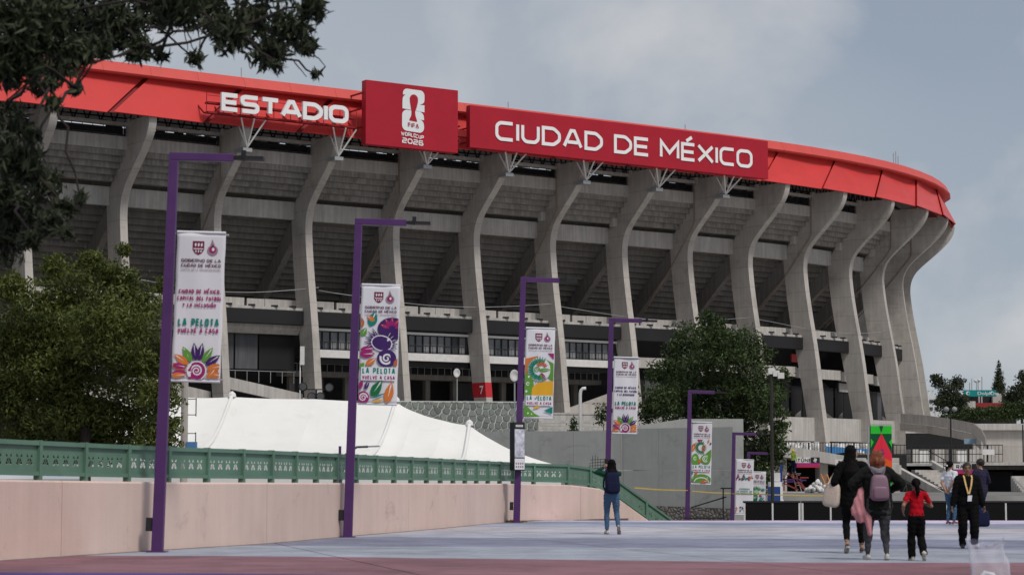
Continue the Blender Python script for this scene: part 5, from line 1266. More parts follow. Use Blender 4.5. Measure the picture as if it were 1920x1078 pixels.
for f in np.linspace(.08, .95, 8): mb = MB(); mb.bar(at(1539 + 14 * f, 889 + 32 * f, 151.9), at(1550 + 14 * f, 889 + 32 * f, 151.9), .08); mb.build('rung', M_wood, ld)
sf = thing('scaffold_stack', 'stack of rust red and purple scaffold frames at the tunnel mouth', 'scaffold', at(1490, 920, 150)); M_rust = mat('rust_red_tube', (.22, .05, .035), .6)
for a_, b_, m_ in (((1468, 905), (1478, 886), M_wsteel), ((1468, 905), (1497, 918), M_rust), ((1488, 888), (1512, 918), M_rust), ((1466, 898), (1512, 900), M_purple), ((1470, 903), (1505, 902), M_purple), ((1475, 890), (1500, 890), M_rust), ((1492, 889), (1492, 919), M_rust), ((1470, 890), (1470, 920), M_rust), ((1500, 895), (1516, 895), M_rust), ((1478, 886), (1512, 921), M_rust)):
    mb = MB(); mb.bar(at(*a_, 150), at(*b_, 150), .09); mb.build('frame_tube', m_, sf)
bo = thing('blue_booth', 'small blue and white portable booth behind the black barriers', 'booth', (at(1455, 0, 110).x, 110, -4.4))
wz(1444, 1466, 903, 912, 110, .9, 'white_band', M_white, bo); wz(1444, 1466, 912, 1050, 110.02, .85, 'blue_body', mat('blue_plastic', (.015, .06, .24), .5), bo); wz(1464.5, 1467.5, 912, 1050, 109.98, .1, 'white_edge', M_white, bo); wz(1447, 1463, 886, 902, 110.1, .6, 'roof_box', M_wsteel, bo)
wz(1452, 1454, 902, 903, 110.2, .4, 'roof_foot', M_wsteel, bo)
mb = MB(); mb.bar(at(1464.5, 870, 115), at(1464.5, 935, 115), .12); tag(mb.build('blue_post', mat('blue_paint', (.02, .04, .2), .5)), 'thin dark blue post behind the booth', 'post')
# ================================================================== distant buildings
M_bw = mat('white_far_render', (.55, .56, .57), .8, .08, .3); M_teal = mat('teal_sign', (.0, .22, .22), .5, .05, .5)
b1 = thing('white_house', 'distant white building with open roof frame beyond the stadium end', 'building', (at(1750, 0, 420).x, 420, 0))
wz(1725, 1765, 741, 800, 420, 8, 'wall', M_bw, b1)
for k in range(3):
    for j in range(2): wz(1733 + 10 * k, 1739 + 10 * k, 749 + 14 * j, 755 + 14 * j, 419.85, .1, 'window', M_glassd, b1)
for px in (1732, 1741, 1749): mb = MB(); mb.bar(at(px, 742, 421), at(px, 730, 421), .3); mb.build('roof_post', M_bw, b1)
mb = MB(); mb.bar(at(1728, 730, 421), at(1752, 730, 421), .5); mb.build('roof_beam', M_bw, b1)
b2 = thing('shop_building', 'distant shop building with a teal roof sign and a red fascia', 'building', (at(1850, 0, 360).x, 360, 0))
wz(1812, 1905, 742, 800, 362, 8, 'wall', M_blk2, b2); wz(1808, 1868, 731, 743, 359, .5, 'sign_board', M_teal, b2); wz(1862, 1878, 738, 756, 361, 3, 'cream_wall', M_conc_l, b2)
wz(1830, 1897, 755, 764, 357, 3, 'red_fascia', mat('dull_red_paint', (.24, .02, .025), .6), b2); wz(1816, 1829, 752, 778, 356, 3, 'end_pier', M_conc_l, b2)
wz(1835, 1837, 743, 755, 358.5, .3, 'sign_post', M_conc_l, b2); wz(1840, 1842, 743, 755, 358.5, .3, 'sign_post', M_conc_l, b2)
tx = bpy.data.curves.new('sign_text', 'FONT'); tx.body = 'Dolphine'; tx.size = .78; tx.align_x = 'CENTER'; to = bpy.data.objects.new('sign_text', tx); COL.objects.link(to)
dgp = bpy.context.evaluated_depsgraph_get(); me = bpy.data.meshes.new_from_object(to.evaluated_get(dgp)); bpy.data.objects.remove(to)
me.name = 'lettering'; me.transform(Matrix.Translation((at(1838, 0, 358.9).x, 358.95, at(0, 740, 358.9).z)) @ Matrix.Rotation(math.pi / 2, 4, 'X') @ Matrix.Diagonal((1.25, 1, 1, 1))); link('lettering', me, M_white, b2)
for px in (1815, 1860): mb = MB(); c = at(px, 737, 358.95); mb.lathe([(.32, 0), (.32, .03)], (0, 0, 0), 14); mb.v = [(c.x + x, c.y - z, c.z + y) for x, y, z in mb.v]; mb.build('round_logo', M_white, b2); mb = MB(); mb.lathe([(.2, 0), (.2, .03)], (0, 0, 0), 14); mb.v = [(c.x + x + .08, c.y - .05 - z, c.z + y) for x, y, z in mb.v]; mb.build('logo_centre', M_teal, b2)
for px, y_ in ((1818, 717), (1822, 710), (1831, 712), (1841, 706), (1834, 715)): mb = MB(); mb.bar(at(px, 731, 361), at(px, y_, 361), .12); mb.build('roof_aerial', M_steelg, b2)
for px, y_ in ((1829, 714), (1836, 713)): mb = MB(); c = at(px, y_, 361); mb.lathe([(.05, -.3), (.3, -.1), (.3, .1), (.05, .3)], c, 10); mb.build('roof_dish', M_wsteel, b2)
# ================================================================== trees
def leaf_mesh(name, blobs, leaf, width, seed, droop=.4, shell=.55):
    """blobs: (centre, radius, count, squash); every leaf is a small folded blade"""
    rg = np.random.default_rng(seed); C = []; 
    for c, r, n, sq in blobs:
        u = rg.normal(size=(n, 3)); u /= np.linalg.norm(u, axis=1)[:, None]
        rad = r * (shell + (1 - shell) * rg.random(n)) ** 1.0 * np.where(rg.random(n) < .35, rg.random(n) ** .5, 1.0)
        # uneven outline: radius varies with direction
        f = 1 + .28 * np.sin(u[:, 0] * 5 + c[0]) * np.sin(u[:, 1] * 6 + c[2]) + .22 * np.sin(u[:, 2] * 7 + c[0] * 2)
        P = u * (rad * f)[:, None] * np.array([1, 1, sq]); C.append(P + np.array(c))
    C = np.concatenate(C); n = len(C)
    d = rg.normal(size=(n, 3)); d[:, 2] -= droop * 1.6; d /= np.linalg.norm(d, axis=1)[:, None]
    s = np.cross(d, rg.normal(size=(n, 3))); s /= np.linalg.norm(s, axis=1)[:, None]
    nn_ = np.cross(d, s)
    L_ = leaf * (.7 + .6 * rg.random(n))[:, None]; W_ = width * (.7 + .6 * rg.random(n))[:, None]
    v = np.stack([C - d * L_ / 2, C + s * W_ / 2 - d * L_ * .05 + nn_ * W_ * .25, C + d * L_ / 2, C - s * W_ / 2 - d * L_ * .05 + nn_ * W_ * .25], axis=1).reshape(-1, 3)
    me = bpy.data.meshes.new(name); me.vertices.add(4 * n); me.vertices.foreach_set('co', v.astype(np.float32).ravel())
    me.loops.add(6 * n); b = np.arange(n)[:, None] * 4
    me.loops.foreach_set('vertex_index', (b + np.array([0, 1, 2, 0, 2, 3])).ravel().astype(np.int32))
    me.polygons.add(2 * n); me.polygons.foreach_set('loop_start', (np.arange(2 * n) * 3).astype(np.int32)); me.polygons.foreach_set('loop_total', np.full(2 * n, 3, np.int32))
    me.update(calc_edges=True); at_ = me.attributes.new('tint', 'FLOAT', 'FACE')
    clump = .5 + .5 * np.sin(C[:, 0] * 2.1 + seed) * np.sin(C[:, 1] * 1.7) * np.sin(C[:, 2] * 2.3)
    at_.data.foreach_set('value', np.repeat(np.clip(.55 * rg.random(n) + .45 * clump, 0, 1), 2).astype(np.float32))
    me.validate(); return me
M_bark = mat('tree_bark', (.026, .021, .017), .95, .25, 3, .5, 12)
def limb(mb, a, b, r0, r1, seed, sag=.12):
    rs = random.Random(seed); a, b = Vector(a), Vector(b); n = 7; L_ = (b - a).length; pts = []
    for k in range(n):
        t = k / (n - 1); p = a.lerp(b, t); j = L_ * .04 * math.sin(math.pi * t)
        pts.append(p + Vector((rs.uniform(-j, j), rs.uniform(-j, j), rs.uniform(-j, j) + L_ * sag * math.sin(math.pi * t))))
    mb.tube(pts, [r0 + (r1 - r0) * k / (n - 1) for k in range(n)], 7)
def tree(name, label, base, fork, pxb, Y, dens, leaf, width, m_, seed, trunk_r, droop=.4, dep=1.0, group=None, thin=1.0, sq=.9):
    """pxb: crown clumps as (px, py, r px[, Y])"""
    o = thing(name, label, 'tree', base, 0, group); k = Y / 4000; rs = random.Random(seed); bl = []
    for q in pxb:
        Yc = q[3] if len(q) > 3 else Y + rs.uniform(-1, 1) * dep
        bl.append((tuple(at(q[0], q[1], Yc)), q[2] * Yc / 4000, max(12, int(dens * q[2] ** 2)), sq))
    cr = link('crown', leaf_mesh('crown', bl, leaf, width, seed, droop), m_, o); cr['kind'] = 'stuff'
    mb = MB(); limb(mb, base, fork, trunk_r, trunk_r * .7, seed, 0); mb.build('trunk', M_bark, o)
    mb = MB(); F_ = Vector(fork)
    for n_, (c, r, cnt, s_) in enumerate(bl):
        c = Vector(c); near = F_
        if n_ > 2:   # grow from the nearest earlier clump that lies closer to the fork
            cand = [Vector(x[0]) for x in bl[:n_] if (Vector(x[0]) - F_).length < (c - F_).length]
            if cand: near = min(cand, key=lambda p: (p - c).length)
        limb(mb, near, c, trunk_r * ((.22 if near == F_ else .055) * thin), trunk_r * .03 * thin, seed + n_, .08)
    o2 = mb.build('limbs', M_bark, o); o2['kind'] = 'stuff'
    return o
M_leafA = mat('dark_ash_leaf', (.016, .023, .012), .6, attr='tint', col2=(.055, .068, .030), trans=.25)
M_leafB = mat('yellow_green_leaf', (.028, .048, .010), .55, attr='tint', col2=(.14, .155, .03), trans=.25)
M_leafC = mat('deep_green_leaf', (.018, .032, .010), .55, attr='tint', col2=(.075, .11, .032), trans=.2)
M_leafD = mat('far_dark_leaf', (.014, .022, .010), .7, attr='tint', col2=(.05, .065, .028), trans=.15)
# overhanging tree, trunk standing left of the view
A1 = [(60, 50, 90), (150, 35, 75), (20, 120, 62), (100, 130, 42), (220, 50, 62), (285, 20, 48), (335, 10, 45), (262, 95, 28), (390, 20, 42), (430, 62, 34), (470, 45, 42), (512, 92, 30), (545, 55, 38), (585, 15, 28), (492, 108, 22), (575, 88, 20), (300, 105, 13), (366, 110, 17), (592, 140, 9), (402, 50, 20), (140, 165, 14), (100, 195, 16), (150, 105, 32), (185, 90, 28), (12, 205, 18), (70, 165, 20), (95, 160, 16), (520, 125, 12)]
A2 = [(20, 240, 42), (10, 290, 45), (45, 310, 46), (85, 350, 36), (15, 380, 52), (50, 400, 40), (120, 390, 22), (95, 420, 28), (150, 372, 14), (5, 450, 50), (30, 430, 40), (60, 450, 24), (60, 255, 18), (130, 440, 15)]
A3 = [(-60, -60, 120), (80, -90, 120), (230, -90, 110), (380, -80, 90), (520, -70, 80), (-80, 80, 90), (-90, 250, 90), (-80, 400, 90)]  # rest of the crown out of view, added to shade the leaves below
t1 = tree('overhanging_tree', 'dark leafy tree overhanging from the left with drooping twigs', (-8.4, 22.5, 0), tuple(at(-330, 150, 22.5)), [(x, y, r * (1.12 if 230 < x < 600 and y > 0 else 1), 21 + 3 * math.sin(x * .05 + y * .03)) for x, y, r in A1 + A2 + A3], 22, .19, .135, .036, M_leafA, 3, .30, .55)
mb = MB()
for k, (a_, b_) in enumerate((((300, 40), (312, 75)), ((312, 75), (303, 100)), ((340, 35), (352, 95)), ((372, 40), (375, 98)), ((352, 60), (366, 104)), ((545, 110), (575, 145)), ((585, 100), (610, 125)), ((610, 125), (600, 140)), ((430, 80), (460, 98)), ((460, 98), (470, 130)), ((110, 190), (125, 215)), ((150, 150), (160, 178)))):
    limb(mb, at(*a_, 21.5), at(*b_, 21.5), .008, .004, k, .03)
o2 = mb.build('hanging_twigs', M_bark, t1); o2['kind'] = 'stuff'
B1 = [(150, 640, 90), (80, 700, 85), (215, 525, 48), (130, 560, 70), (60, 610, 75), (250, 575, 60), (200, 610, 80), (260, 680, 72), (20, 740, 75), (140, 765, 85), (240, 790, 75), (300, 745, 45), (312, 665, 28), (312, 535, 24), (232, 468, 16), (170, 490, 30), (100, 500, 28), (322, 600, 18), (20, 540, 40), (60, 820, 60), (180, 830, 60), (290, 825, 45), (10, 650, 50), (318, 800, 26)]
tree('green_tree', 'bushy yellowish green tree behind the green balustrade', (at(170, 900, 68).x, 68, -2.5), tuple(at(160, 800, 68)), B1, 68, .75, .17, .065, M_leafB, 5, .22, .3, 1.8)
C1 = [(1320, 720, 70), (1410, 730, 58), (1335, 612, 30), (1290, 645, 42), (1350, 650, 55), (1400, 662, 46), (1260, 695, 42), (1240, 752, 42), (1300, 780, 60), (1380, 790, 60), (1440, 765, 40), (1445, 830, 34), (1468, 702, 17), (1425, 870, 36), (1462, 800, 20), (1425, 905, 28), (1215, 775, 24), (1330, 590, 12), (1450, 860, 26), (1225, 705, 18), (1350, 830, 50), (1455, 735, 22)]
tree('round_tree', 'large round dark green tree behind the plain concrete wall', (at(1345, 900, 122).x, 122, -4.5), tuple(at(1345, 830, 122)), C1, 122, .85, .26, .10, M_leafC, 9, .3, .25, 2.6)
D1 = [(1780, 740, 26), (1760, 715, 15), (1795, 718, 16), (1770, 755, 22), (1800, 750, 18), (1752, 708, 9), (1790, 770, 20)]
tree('eucalyptus_tree', 'distant loose grey green tree beside the teal roof sign', (at(1780, 790, 330).x, 330, .2), tuple(at(1778, 770, 330)), D1, 330, 2.4, .38, .2, M_leafD, 12, .3, .4, 2)
tree('side_tree', 'distant dark tree at the right beyond the shop building', (at(1915, 790, 330).x, 330, .2), tuple(at(1915, 770, 330)), [(1915, 735, 26), (1900, 750, 20), (1918, 705, 12), (1893, 742, 10), (1935, 720, 25)], 330, 2.4, .38, .2, M_leafD, 13, .3, .4, 2)
tree('conifer_tree', 'distant slender dark conifer behind the shop building', (at(1873, 790, 390).x, 390, .2), tuple(at(1873, 700, 390)), [(1873, 732, 13), (1872, 720, 11), (1874, 708, 8), (1872, 697, 6), (1873, 686, 4), (1872, 678, 2.2), (1880, 726, 6), (1866, 728, 6)], 390, 5, .45, .16, M_leafD, 14, .22, .1, .5, sq=1.4)
for k, (bl, lab) in enumerate((([(1815, 778, 20), (1790, 785, 14), (1835, 775, 18), (1770, 785, 10)], 'dark green shrubs along the top of the vehicle ramp'), ([(1865, 775, 22), (1890, 772, 24), (1920, 770, 26)], 'dense dark hedge in front of the red fascia'))):
    o = thing('hedge', lab, 'hedge', (at(bl[0][0], 795, 300).x, 300, .2)); cr = link('foliage', leaf_mesh('foliage', [(tuple(at(x, y, 300)), r * .075, int(2.4 * r * r), .75) for x, y, r in bl], .34, .2, 20 + k), M_leafC, o); cr['kind'] = 'stuff'
    mb = MB()
    for x, y, r in bl: limb(mb, (at(x, y, 300).x, 300, .2), at(x, y, 300), .1, .04, 4)
    s_ = mb.build('stems', M_bark, o); s_['kind'] = 'stuff'
for k, (px, py, r, Y, lab) in enumerate(((1076, 797, 11, 125, 'small thin shrub beside the white vent pipe'), (1128, 770, 14, 125, 'small green shrub half behind the diversity banner post'))):
    o = thing('shrub', lab, 'shrub', (at(px, py, Y).x, Y, -4.4)); cr = link('foliage', leaf_mesh('foliage', [(tuple(at(px, py, Y)), r * Y / 4000, 160, 1.3), (tuple(at(px, py + 15, Y)), r * Y / 4000, 160, 1.2)], .2, .08, 30 + k), M_leafC, o); cr['kind'] = 'stuff'
    mb = MB(); limb(mb, (at(px, py, Y).x, Y, -4.4), at(px, py, Y), .05, .02, 4, 0); mb.build('stem', M_bark, o)
# fallen leaves at a lamp post
me = leaf_mesh('fallen_leaves', [((at(962, 972, 59).x, 59.3, .03), .45, 160, .06)], .07, .04, 41, 0); fo = link('fallen_leaves', me, mat('dry_leaf', (.16, .09, .03), .8, attr='tint', col2=(.32, .22, .07))); fo['kind'] = 'stuff'; fo['label'] = 'scatter of dry yellow leaves at the foot of a lamp post'; fo['category'] = 'leaves'
# ================================================================== people
def sbox(mb, c, r, e=.35, n=14, rot=None, mi=0, taper=0.0):
    """rounded box (superellipsoid)"""
    c = Vector(c); o = len(mb.v); f = lambda w_, m_: math.copysign(abs(w_) ** m_, w_)
    for i in range(n + 1):
        v = -math.pi / 2 + math.pi * i / n
        for j in range(2 * n):
            u = -math.pi + math.pi * j / n
            p = Vector((r[0] * f(math.cos(v), e) * f(math.cos(u), e), r[1] * f(math.cos(v), e) * f(math.sin(u), e), r[2] * f(math.sin(v), e)))
            k = 1 - taper * (p.z / r[2]); p.x *= k; p.y *= k
            if rot: p = rot @ p
            mb.v.append(tuple(c + p))
    for i in range(n):
        for j in range(2 * n):
            mb.f.append((o + i * 2 * n + j, o + i * 2 * n + (j + 1) % (2 * n), o + (i + 1) * 2 * n + (j + 1) % (2 * n), o + (i + 1) * 2 * n + j)); mb.m.append(mi)
    return mb
class Body:
    def __init__(s): s.mb = MB(); s.tags = []
    def tube(s, pts, rx, ry, tag_, xaxis=(1, 0, 0), n=12, sub=5):
        P = [Vector(p) for p in pts]; tg = tag_ if isinstance(tag_, (list, tuple)) else [tag_] * len(P)
        Q = []; A_ = []; B_ = []; T = []
        for i in range(len(P) - 1):
            m = sub if i < len(P) - 2 else sub + 1
            for k in range(m):
                t = k / sub; tt = t * t * (3 - 2 * t)
                Q.append(P[i].lerp(P[i + 1], t)); A_.append(rx[i] + (rx[i + 1] - rx[i]) * tt); B_.append(ry[i] + (ry[i + 1] - ry[i]) * tt); T.append(tg[i] if t < .5 else tg[i + 1])
        # rounded ends
        d0 = (Q[0] - Q[1]).normalized(); d1 = (Q[-1] - Q[-2]).normalized(); k0 = min(A_[0], B_[0]); k1 = min(A_[-1], B_[-1])
        for f, g in ((.6, .8), (.92, .4)):
            Q.insert(0, P[0] + d0 * k0 * f); A_.insert(0, rx[0] * g); B_.insert(0, ry[0] * g); T.insert(0, tg[0])
            Q.append(P[-1] + d1 * k1 * f); A_.append(rx[-1] * g); B_.append(ry[-1] * g); T.append(tg[-1])
        o = len(s.mb.v); N = len(Q)
        for i in range(N):
            d = (Q[min(i + 1, N - 1)] - Q[max(i - 1, 0)]).normalized(); xa = Vector(xaxis); xa = xa - d * xa.dot(d)
            if xa.length < .05: xa = d.orthogonal()
            xa.normalize(); ya = d.cross(xa)
            for k in range(n):
                t = 2 * math.pi * k / n; s.mb.v.append(tuple(Q[i] + xa * math.cos(t) * A_[i] + ya * math.sin(t) * B_[i])); s.tags.append(T[i])
        for i in range(N - 1):
            for k in range(n): s.mb.f.append((o + i * n + k, o + i * n + (k + 1) % n, o + (i + 1) * n + (k + 1) % n, o + (i + 1) * n + k)); s.mb.m.append(0)
        s.mb.f.append(tuple(o + k for k in range(n))[::-1]); s.mb.f.append(tuple(o + (N - 1) * n + k for k in range(n))); s.mb.m += [0, 0]
    def ball(s, c, r, tag_, e=1.0, rot=None, n=9):
        a = len(s.mb.v); sbox(s.mb, c, r, e, n, rot); s.tags += [tag_] * (len(s.mb.v) - a)
    def finish(s, name, mats, parent, voxel=.008, smooth=4, noise=None):
        me = s.mb.mesh('tmp'); o = bpy.data.objects.new('tmp', me); COL.objects.link(o)
        md = o.modifiers.new('r', 'REMESH'); md.mode = 'VOXEL'; md.voxel_size = voxel
        dg = bpy.context.evaluated_depsgraph_get(); res = bpy.data.meshes.new_from_object(o.evaluated_get(dg))
        bpy.data.objects.remove(o); bpy.data.meshes.remove(me)
        bm = bmesh.new(); bm.from_mesh(res)
        for _ in range(smooth): bmesh.ops.smooth_vert(bm, verts=bm.verts[:], factor=.5, use_axis_x=True, use_axis_y=True, use_axis_z=True)
        if noise:
            bm.normal_update()
            for v in bm.verts: v.co += v.normal * noise(v.co)
        bm.to_mesh(res); bm.free()
        if len(mats) > 1:
            keys = list(mats); kd = kdtree.KDTree(len(s.mb.v))
            for i, v in enumerate(s.mb.v): kd.insert(v, i)
            kd.balance(); idx = [keys.index(s.tags[kd.find(p.center)[1]]) for p in res.polygons]
            res.polygons.foreach_set('material_index', idx)
        for m in mats.values(): res.materials.append(m)
        res.name = name
        return link(name, res, list(mats.values()), parent, True, world=False)
def ik(a, c, l1, l2, pole):
    a, c = Vector(a), Vector(c); d = c - a; L_ = min(d.length, (l1 + l2) * .999); d.normalize()
    x = (l1 * l1 - l2 * l2 + L_ * L_) / (2 * L_); h = math.sqrt(max(0, l1 * l1 - x * x)); p = Vector(pole); p = (p - d * p.dot(d)).normalized()
    return a + d * x + p * h, a + d * L_
def hand(b, wrist, direc, palm_n, s_, side, curl=.5, tag_='skin'):
    """palm plus five unequal bent fingers; side=+1 thumb towards +cross axis"""
    d = Vector(direc).normalized(); n = Vector(palm_n); n = (n - d * n.dot(d)).normalized(); x = d.cross(n) * side; w_ = Vector(wrist)
    b.tube([w_, w_ + d * .045 * s_, w_ + d * .088 * s_], [.024 * s_, .037 * s_, .036 * s_], [.017 * s_, .016 * s_, .013 * s_], tag_, x)
    for k, ln in enumerate((.070, .078, .072, .056)):
        p = w_ + d * .085 * s_ + x * (.030 - .0205 * k) * s_; q = p + (d * math.cos(curl * .6) + n * math.sin(curl * .6)).normalized() * ln * .45 * s_ + x * (.004 - .003 * k); r_ = q + (d * math.cos(curl * 1.5) + n * math.sin(curl * 1.5)).normalized() * ln * .55 * s_
        b.tube([p, q, r_], [.0088 * s_, .0082 * s_, .0068 * s_], [.0088 * s_, .0082 * s_, .0068 * s_], tag_, x, 8, 3)
    p = w_ + d * .03 * s_ + x * .026 * s_; q = p + (x * .75 + d * .6 + n * .25).normalized() * .035 * s_; r_ = q + (x * .25 + d * .9 + n * .35).normalized() * .032 * s_
    b.tube([p, q, r_], [.012 * s_, .0105 * s_, .008 * s_], [.012 * s_, .0105 * s_, .008 * s_], tag_, x, 8, 3)
M_skin = {k: mat('skin_' + k, c, .55, .06, 6) for k, c in dict(a=(.34, .19, .125), b=(.22, .115, .075), c=(.28, .15, .10)).items()}
M_eye = mat('eye_dark', (.02, .014, .012), .3); M_lip = mat('lip', (.22, .08, .07), .5)
def fab(name, c, r_=.85): return mat('cloth_' + name, c, r_, .14, 7, .25, 45, spec=.08)
HAIRB = mat('black_hair', (.005, .004, .004), .6, .3, 30, spec=.06); HAIRR = mat('copper_hair', (.09, .020, .010), .55, .35, 18, col2=(.20, .06, .025), spec=.25); HAIRG = mat('dark_brown_hair', (.02, .014, .011), .5, .3, 25)
def person(label, px, Y, H, rz, top, bottom, shoe, skin='a', sole=None, lhand=None, rhand=None, lfoot=(-.10, .0, .085), rfoot=(.10, .0, .085), lpitch=0, rpitch=0, head_yaw=0, sleeve='long', hem=.90, loose=0.0, leg_loose=0.0, lean=0.0, bulk=1.0, hair=None, hairmat=None, face=True, lcurl=.6, rcurl=.6, ankle_skin=False, hood=None, belly=0.0, z0=0.0, lpole=(-.5, -1, -.2), rpole=(.5, -1, -.2)):
    o = thing('person', label, 'person', (xat(px, Y, z0), Y, z0), rz); s = H / 1.65; b = Body()
    V = lambda x, y, z: Vector((x * s, y * s + lean * max(0, z - .8) * s, z * s))
    tb = lambda pts, rx, ry, tg, xa=(1, 0, 0), n=12, sub=5: b.tube(pts, [r * s for r in rx], [r * s for r in ry], tg, xa, n, sub)
    B = bulk; lo = loose
    # trunk: hips, waist, chest, shoulders, neck
    zs = [.80, .88, .96, 1.05, 1.16, 1.27, 1.35, 1.40]
    rx = [.13 * B, .172 * B, .168 * B, .146 * B + lo, .152 * B + lo, .165 * B + lo, .150 + lo, .085]
    ry = [.085 * B, .122 * B, .118 * B + belly * .5, .105 * B + lo + belly, .108 * B + lo + belly * .5, .112 * B + lo, .085 + lo, .062]
    tb([V(0, 0, z) for z in zs], rx, ry, ['bottom' if z < hem else 'top' for z in zs], sub=6)
    tb([V(-.150, -.005, 1.345), V(0, -.005, 1.375), V(.150, -.005, 1.345)], [.058 + lo, .06 + lo, .058 + lo], [.062 + lo, .06, .062 + lo], 'top', (0, 1, 0))
    if hem < .88: tb([V(0, 0, 1.0), V(0, 0, (.95 + hem) / 2), V(0, 0, hem)], [.165 * B + lo, .178 * B + lo, .18 * B + lo], [.115 * B + lo, .128 * B + lo, .13 * B + lo], 'top')
    tb([V(0, -.008, 1.36), V(0, .004, 1.44), V(0, .012, 1.49)], [.062, .052, .052], [.06, .053, .055], 'skin')
    # head
    hy = Euler((0, 0, -head_yaw)).to_matrix(); hc = V(0, .018, 1.545)
    hv = lambda x, y, z: hc + hy @ (Vector((x, y, z)) * s)
    b.ball(hc + hy @ Vector((0, -.008, .02)) * s, (.073 * s, .092 * s, .088 * s), 'skin')
    b.tube([hv(0, .022, .0), hv(0, .030, -.06), hv(0, .040, -.095)], [.066 * s, .056 * s, .030 * s], [.066 * s, .055 * s, .028 * s], 'skin', hy @ Vector((1, 0, 0)))
    b.tube([hv(0, .084, .018), hv(0, .098, -.012), hv(0, .102, -.026)], [.008 * s, .011 * s, .015 * s], [.008 * s, .010 * s, .009 * s], 'skin', hy @ Vector((1, 0, 0)), 8, 3)
    b.tube([hv(-.04, .076, .032), hv(0, .086, .034), hv(.04, .076, .032)], [.010 * s] * 3, [.010 * s] * 3, 'skin', (0, 1, 0), 8, 3)
    for sd in (-1, 1): b.tube([hv(sd * .074, -.004, .022), hv(sd * .079, -.008, -.004), hv(sd * .074, .0, -.030)], [.010 * s, .014 * s, .008 * s], [.018 * s, .016 * s, .010 * s], 'skin', hy @ Vector((1, 0, 0)), 8, 3)
    # arms
    for sd, hd, pole, curl in ((-1, lhand or (-.27, .06, .80), lpole, lcurl), (1, rhand or (.27, .06, .80), rpole, rcurl)):
        sh = V(sd * .175, -.005, 1.345); el, wr = ik(sh, V(*hd), .285 * s, .245 * s, pole)
        e1 = sh.lerp(el, .62); l2 = lo * .8
        if sleeve == 'short':
            tb([sh, e1], [.058 + l2, .056 + l2], [.058 + l2, .058 + l2], 'top'); tb([e1, el, el.lerp(wr, .4), wr], [.041, .038, .037, .026], [.041, .038, .038, .024], 'skin')
        else:
            wc = el.lerp(wr, .93)
            tb([sh, sh.lerp(el, .5), el, el.lerp(wr, .4), wc], [.058 + l2, .054 + l2, .046 + l2, .045 + l2, .036 + l2], [.058 + l2, .055 + l2, .046 + l2, .045 + l2, .035 + l2], 'top'); tb([wc, wr], [.027, .026], [.025, .024], 'skin')
        dr = (wr - el).normalized(); pn = Vector((-sd, .4, 0)); hand(b, wr, dr, pn, s, 1 if sd > 0 else -1, curl)
    # legs and feet
    for sd, ft, pt in ((-1, lfoot, lpitch), (1, rfoot, rpitch)):
        hp = V(sd * .088 * B, 0, .86); kn, an = ik(hp, V(*ft), .405 * s, .385 * s, (sd * .06, 1, 0)); g = leg_loose
        m1 = an.lerp(kn, .12 if not ankle_skin else .2)
        tb([hp, hp.lerp(kn, .35), kn, kn.lerp(an, .3), kn.lerp(an, .62), m1], [.092 * B + g * .5, .086 * B + g * .6, .060 * B + g * .8, .059 * B + g, .050 + g, .042 + g], [.098 * B + g * .5, .090 * B + g * .6, .062 * B + g * .8, .062 * B + g, .052 + g, .043 + g], 'bottom')
        if g > .02: tb([m1, an.lerp(m1, .2)], [.042 + g, .044 + g], [.043 + g, .047 + g], 'bottom')
        tb([m1, an], [.036, .034], [.038, .036], 'skin' if ankle_skin else 'bottom')
        cy, sy = math.cos(pt), math.sin(pt); fd = Vector((sd * .12, cy, -sy)).normalized(); fu = Vector((0, sy, cy)); k = an - fu * .045 * s
        tb([k - fd * .045 * s, k + fd * .02 * s, k + fd * .10 * s, k + fd * .165 * s], [.034, .040, .043, .032], [.040, .045, .032, .020], 'shoe', (1, 0, 0), 10, 4)
        k2 = an - fu * .076 * s; tb([k2 - fd * .05 * s, k2 + fd * .03 * s, k2 + fd * .11 * s, k2 + fd * .175 * s], [.036, .040, .045, .032], [.013, .012, .012, .011], 'sole', (1, 0, 0), 10, 4)
    mats = {'skin': M_skin[skin], 'top': top, 'bottom': bottom, 'shoe': shoe, 'sole': sole or M_wsteel}
    fold = lambda c: .0045 * math.sin(c.z * 55 + c.x * 40) * math.sin(c.x * 30 - c.z * 22 + c.y * 25) if c.z < 1.36 * s else 0
    b.finish('body', mats, o, .0085, 3, fold)
    if face:
        for sd in (-1, 1):
            mb = MB(); sbox(mb, hv(sd * .031, .083, .012), (.013 * s, .007 * s, .006 * s), 1, 6); mb.build('eye', M_eye, o, True, False)
            mb = MB(); mb.tube([hv(sd * .014, .090, .032), hv(sd * .033, .088, .038), hv(sd * .05, .078, .032)], .005 * s, 5); mb.build('eyebrow', HAIRG, o, True, False)
        mb = MB(); mb.tube([hv(-.022, .088, -.052), hv(0, .094, -.050), hv(.022, .088, -.052)], .005 * s, 5); mb.build('mouth', M_lip, o, True, False)
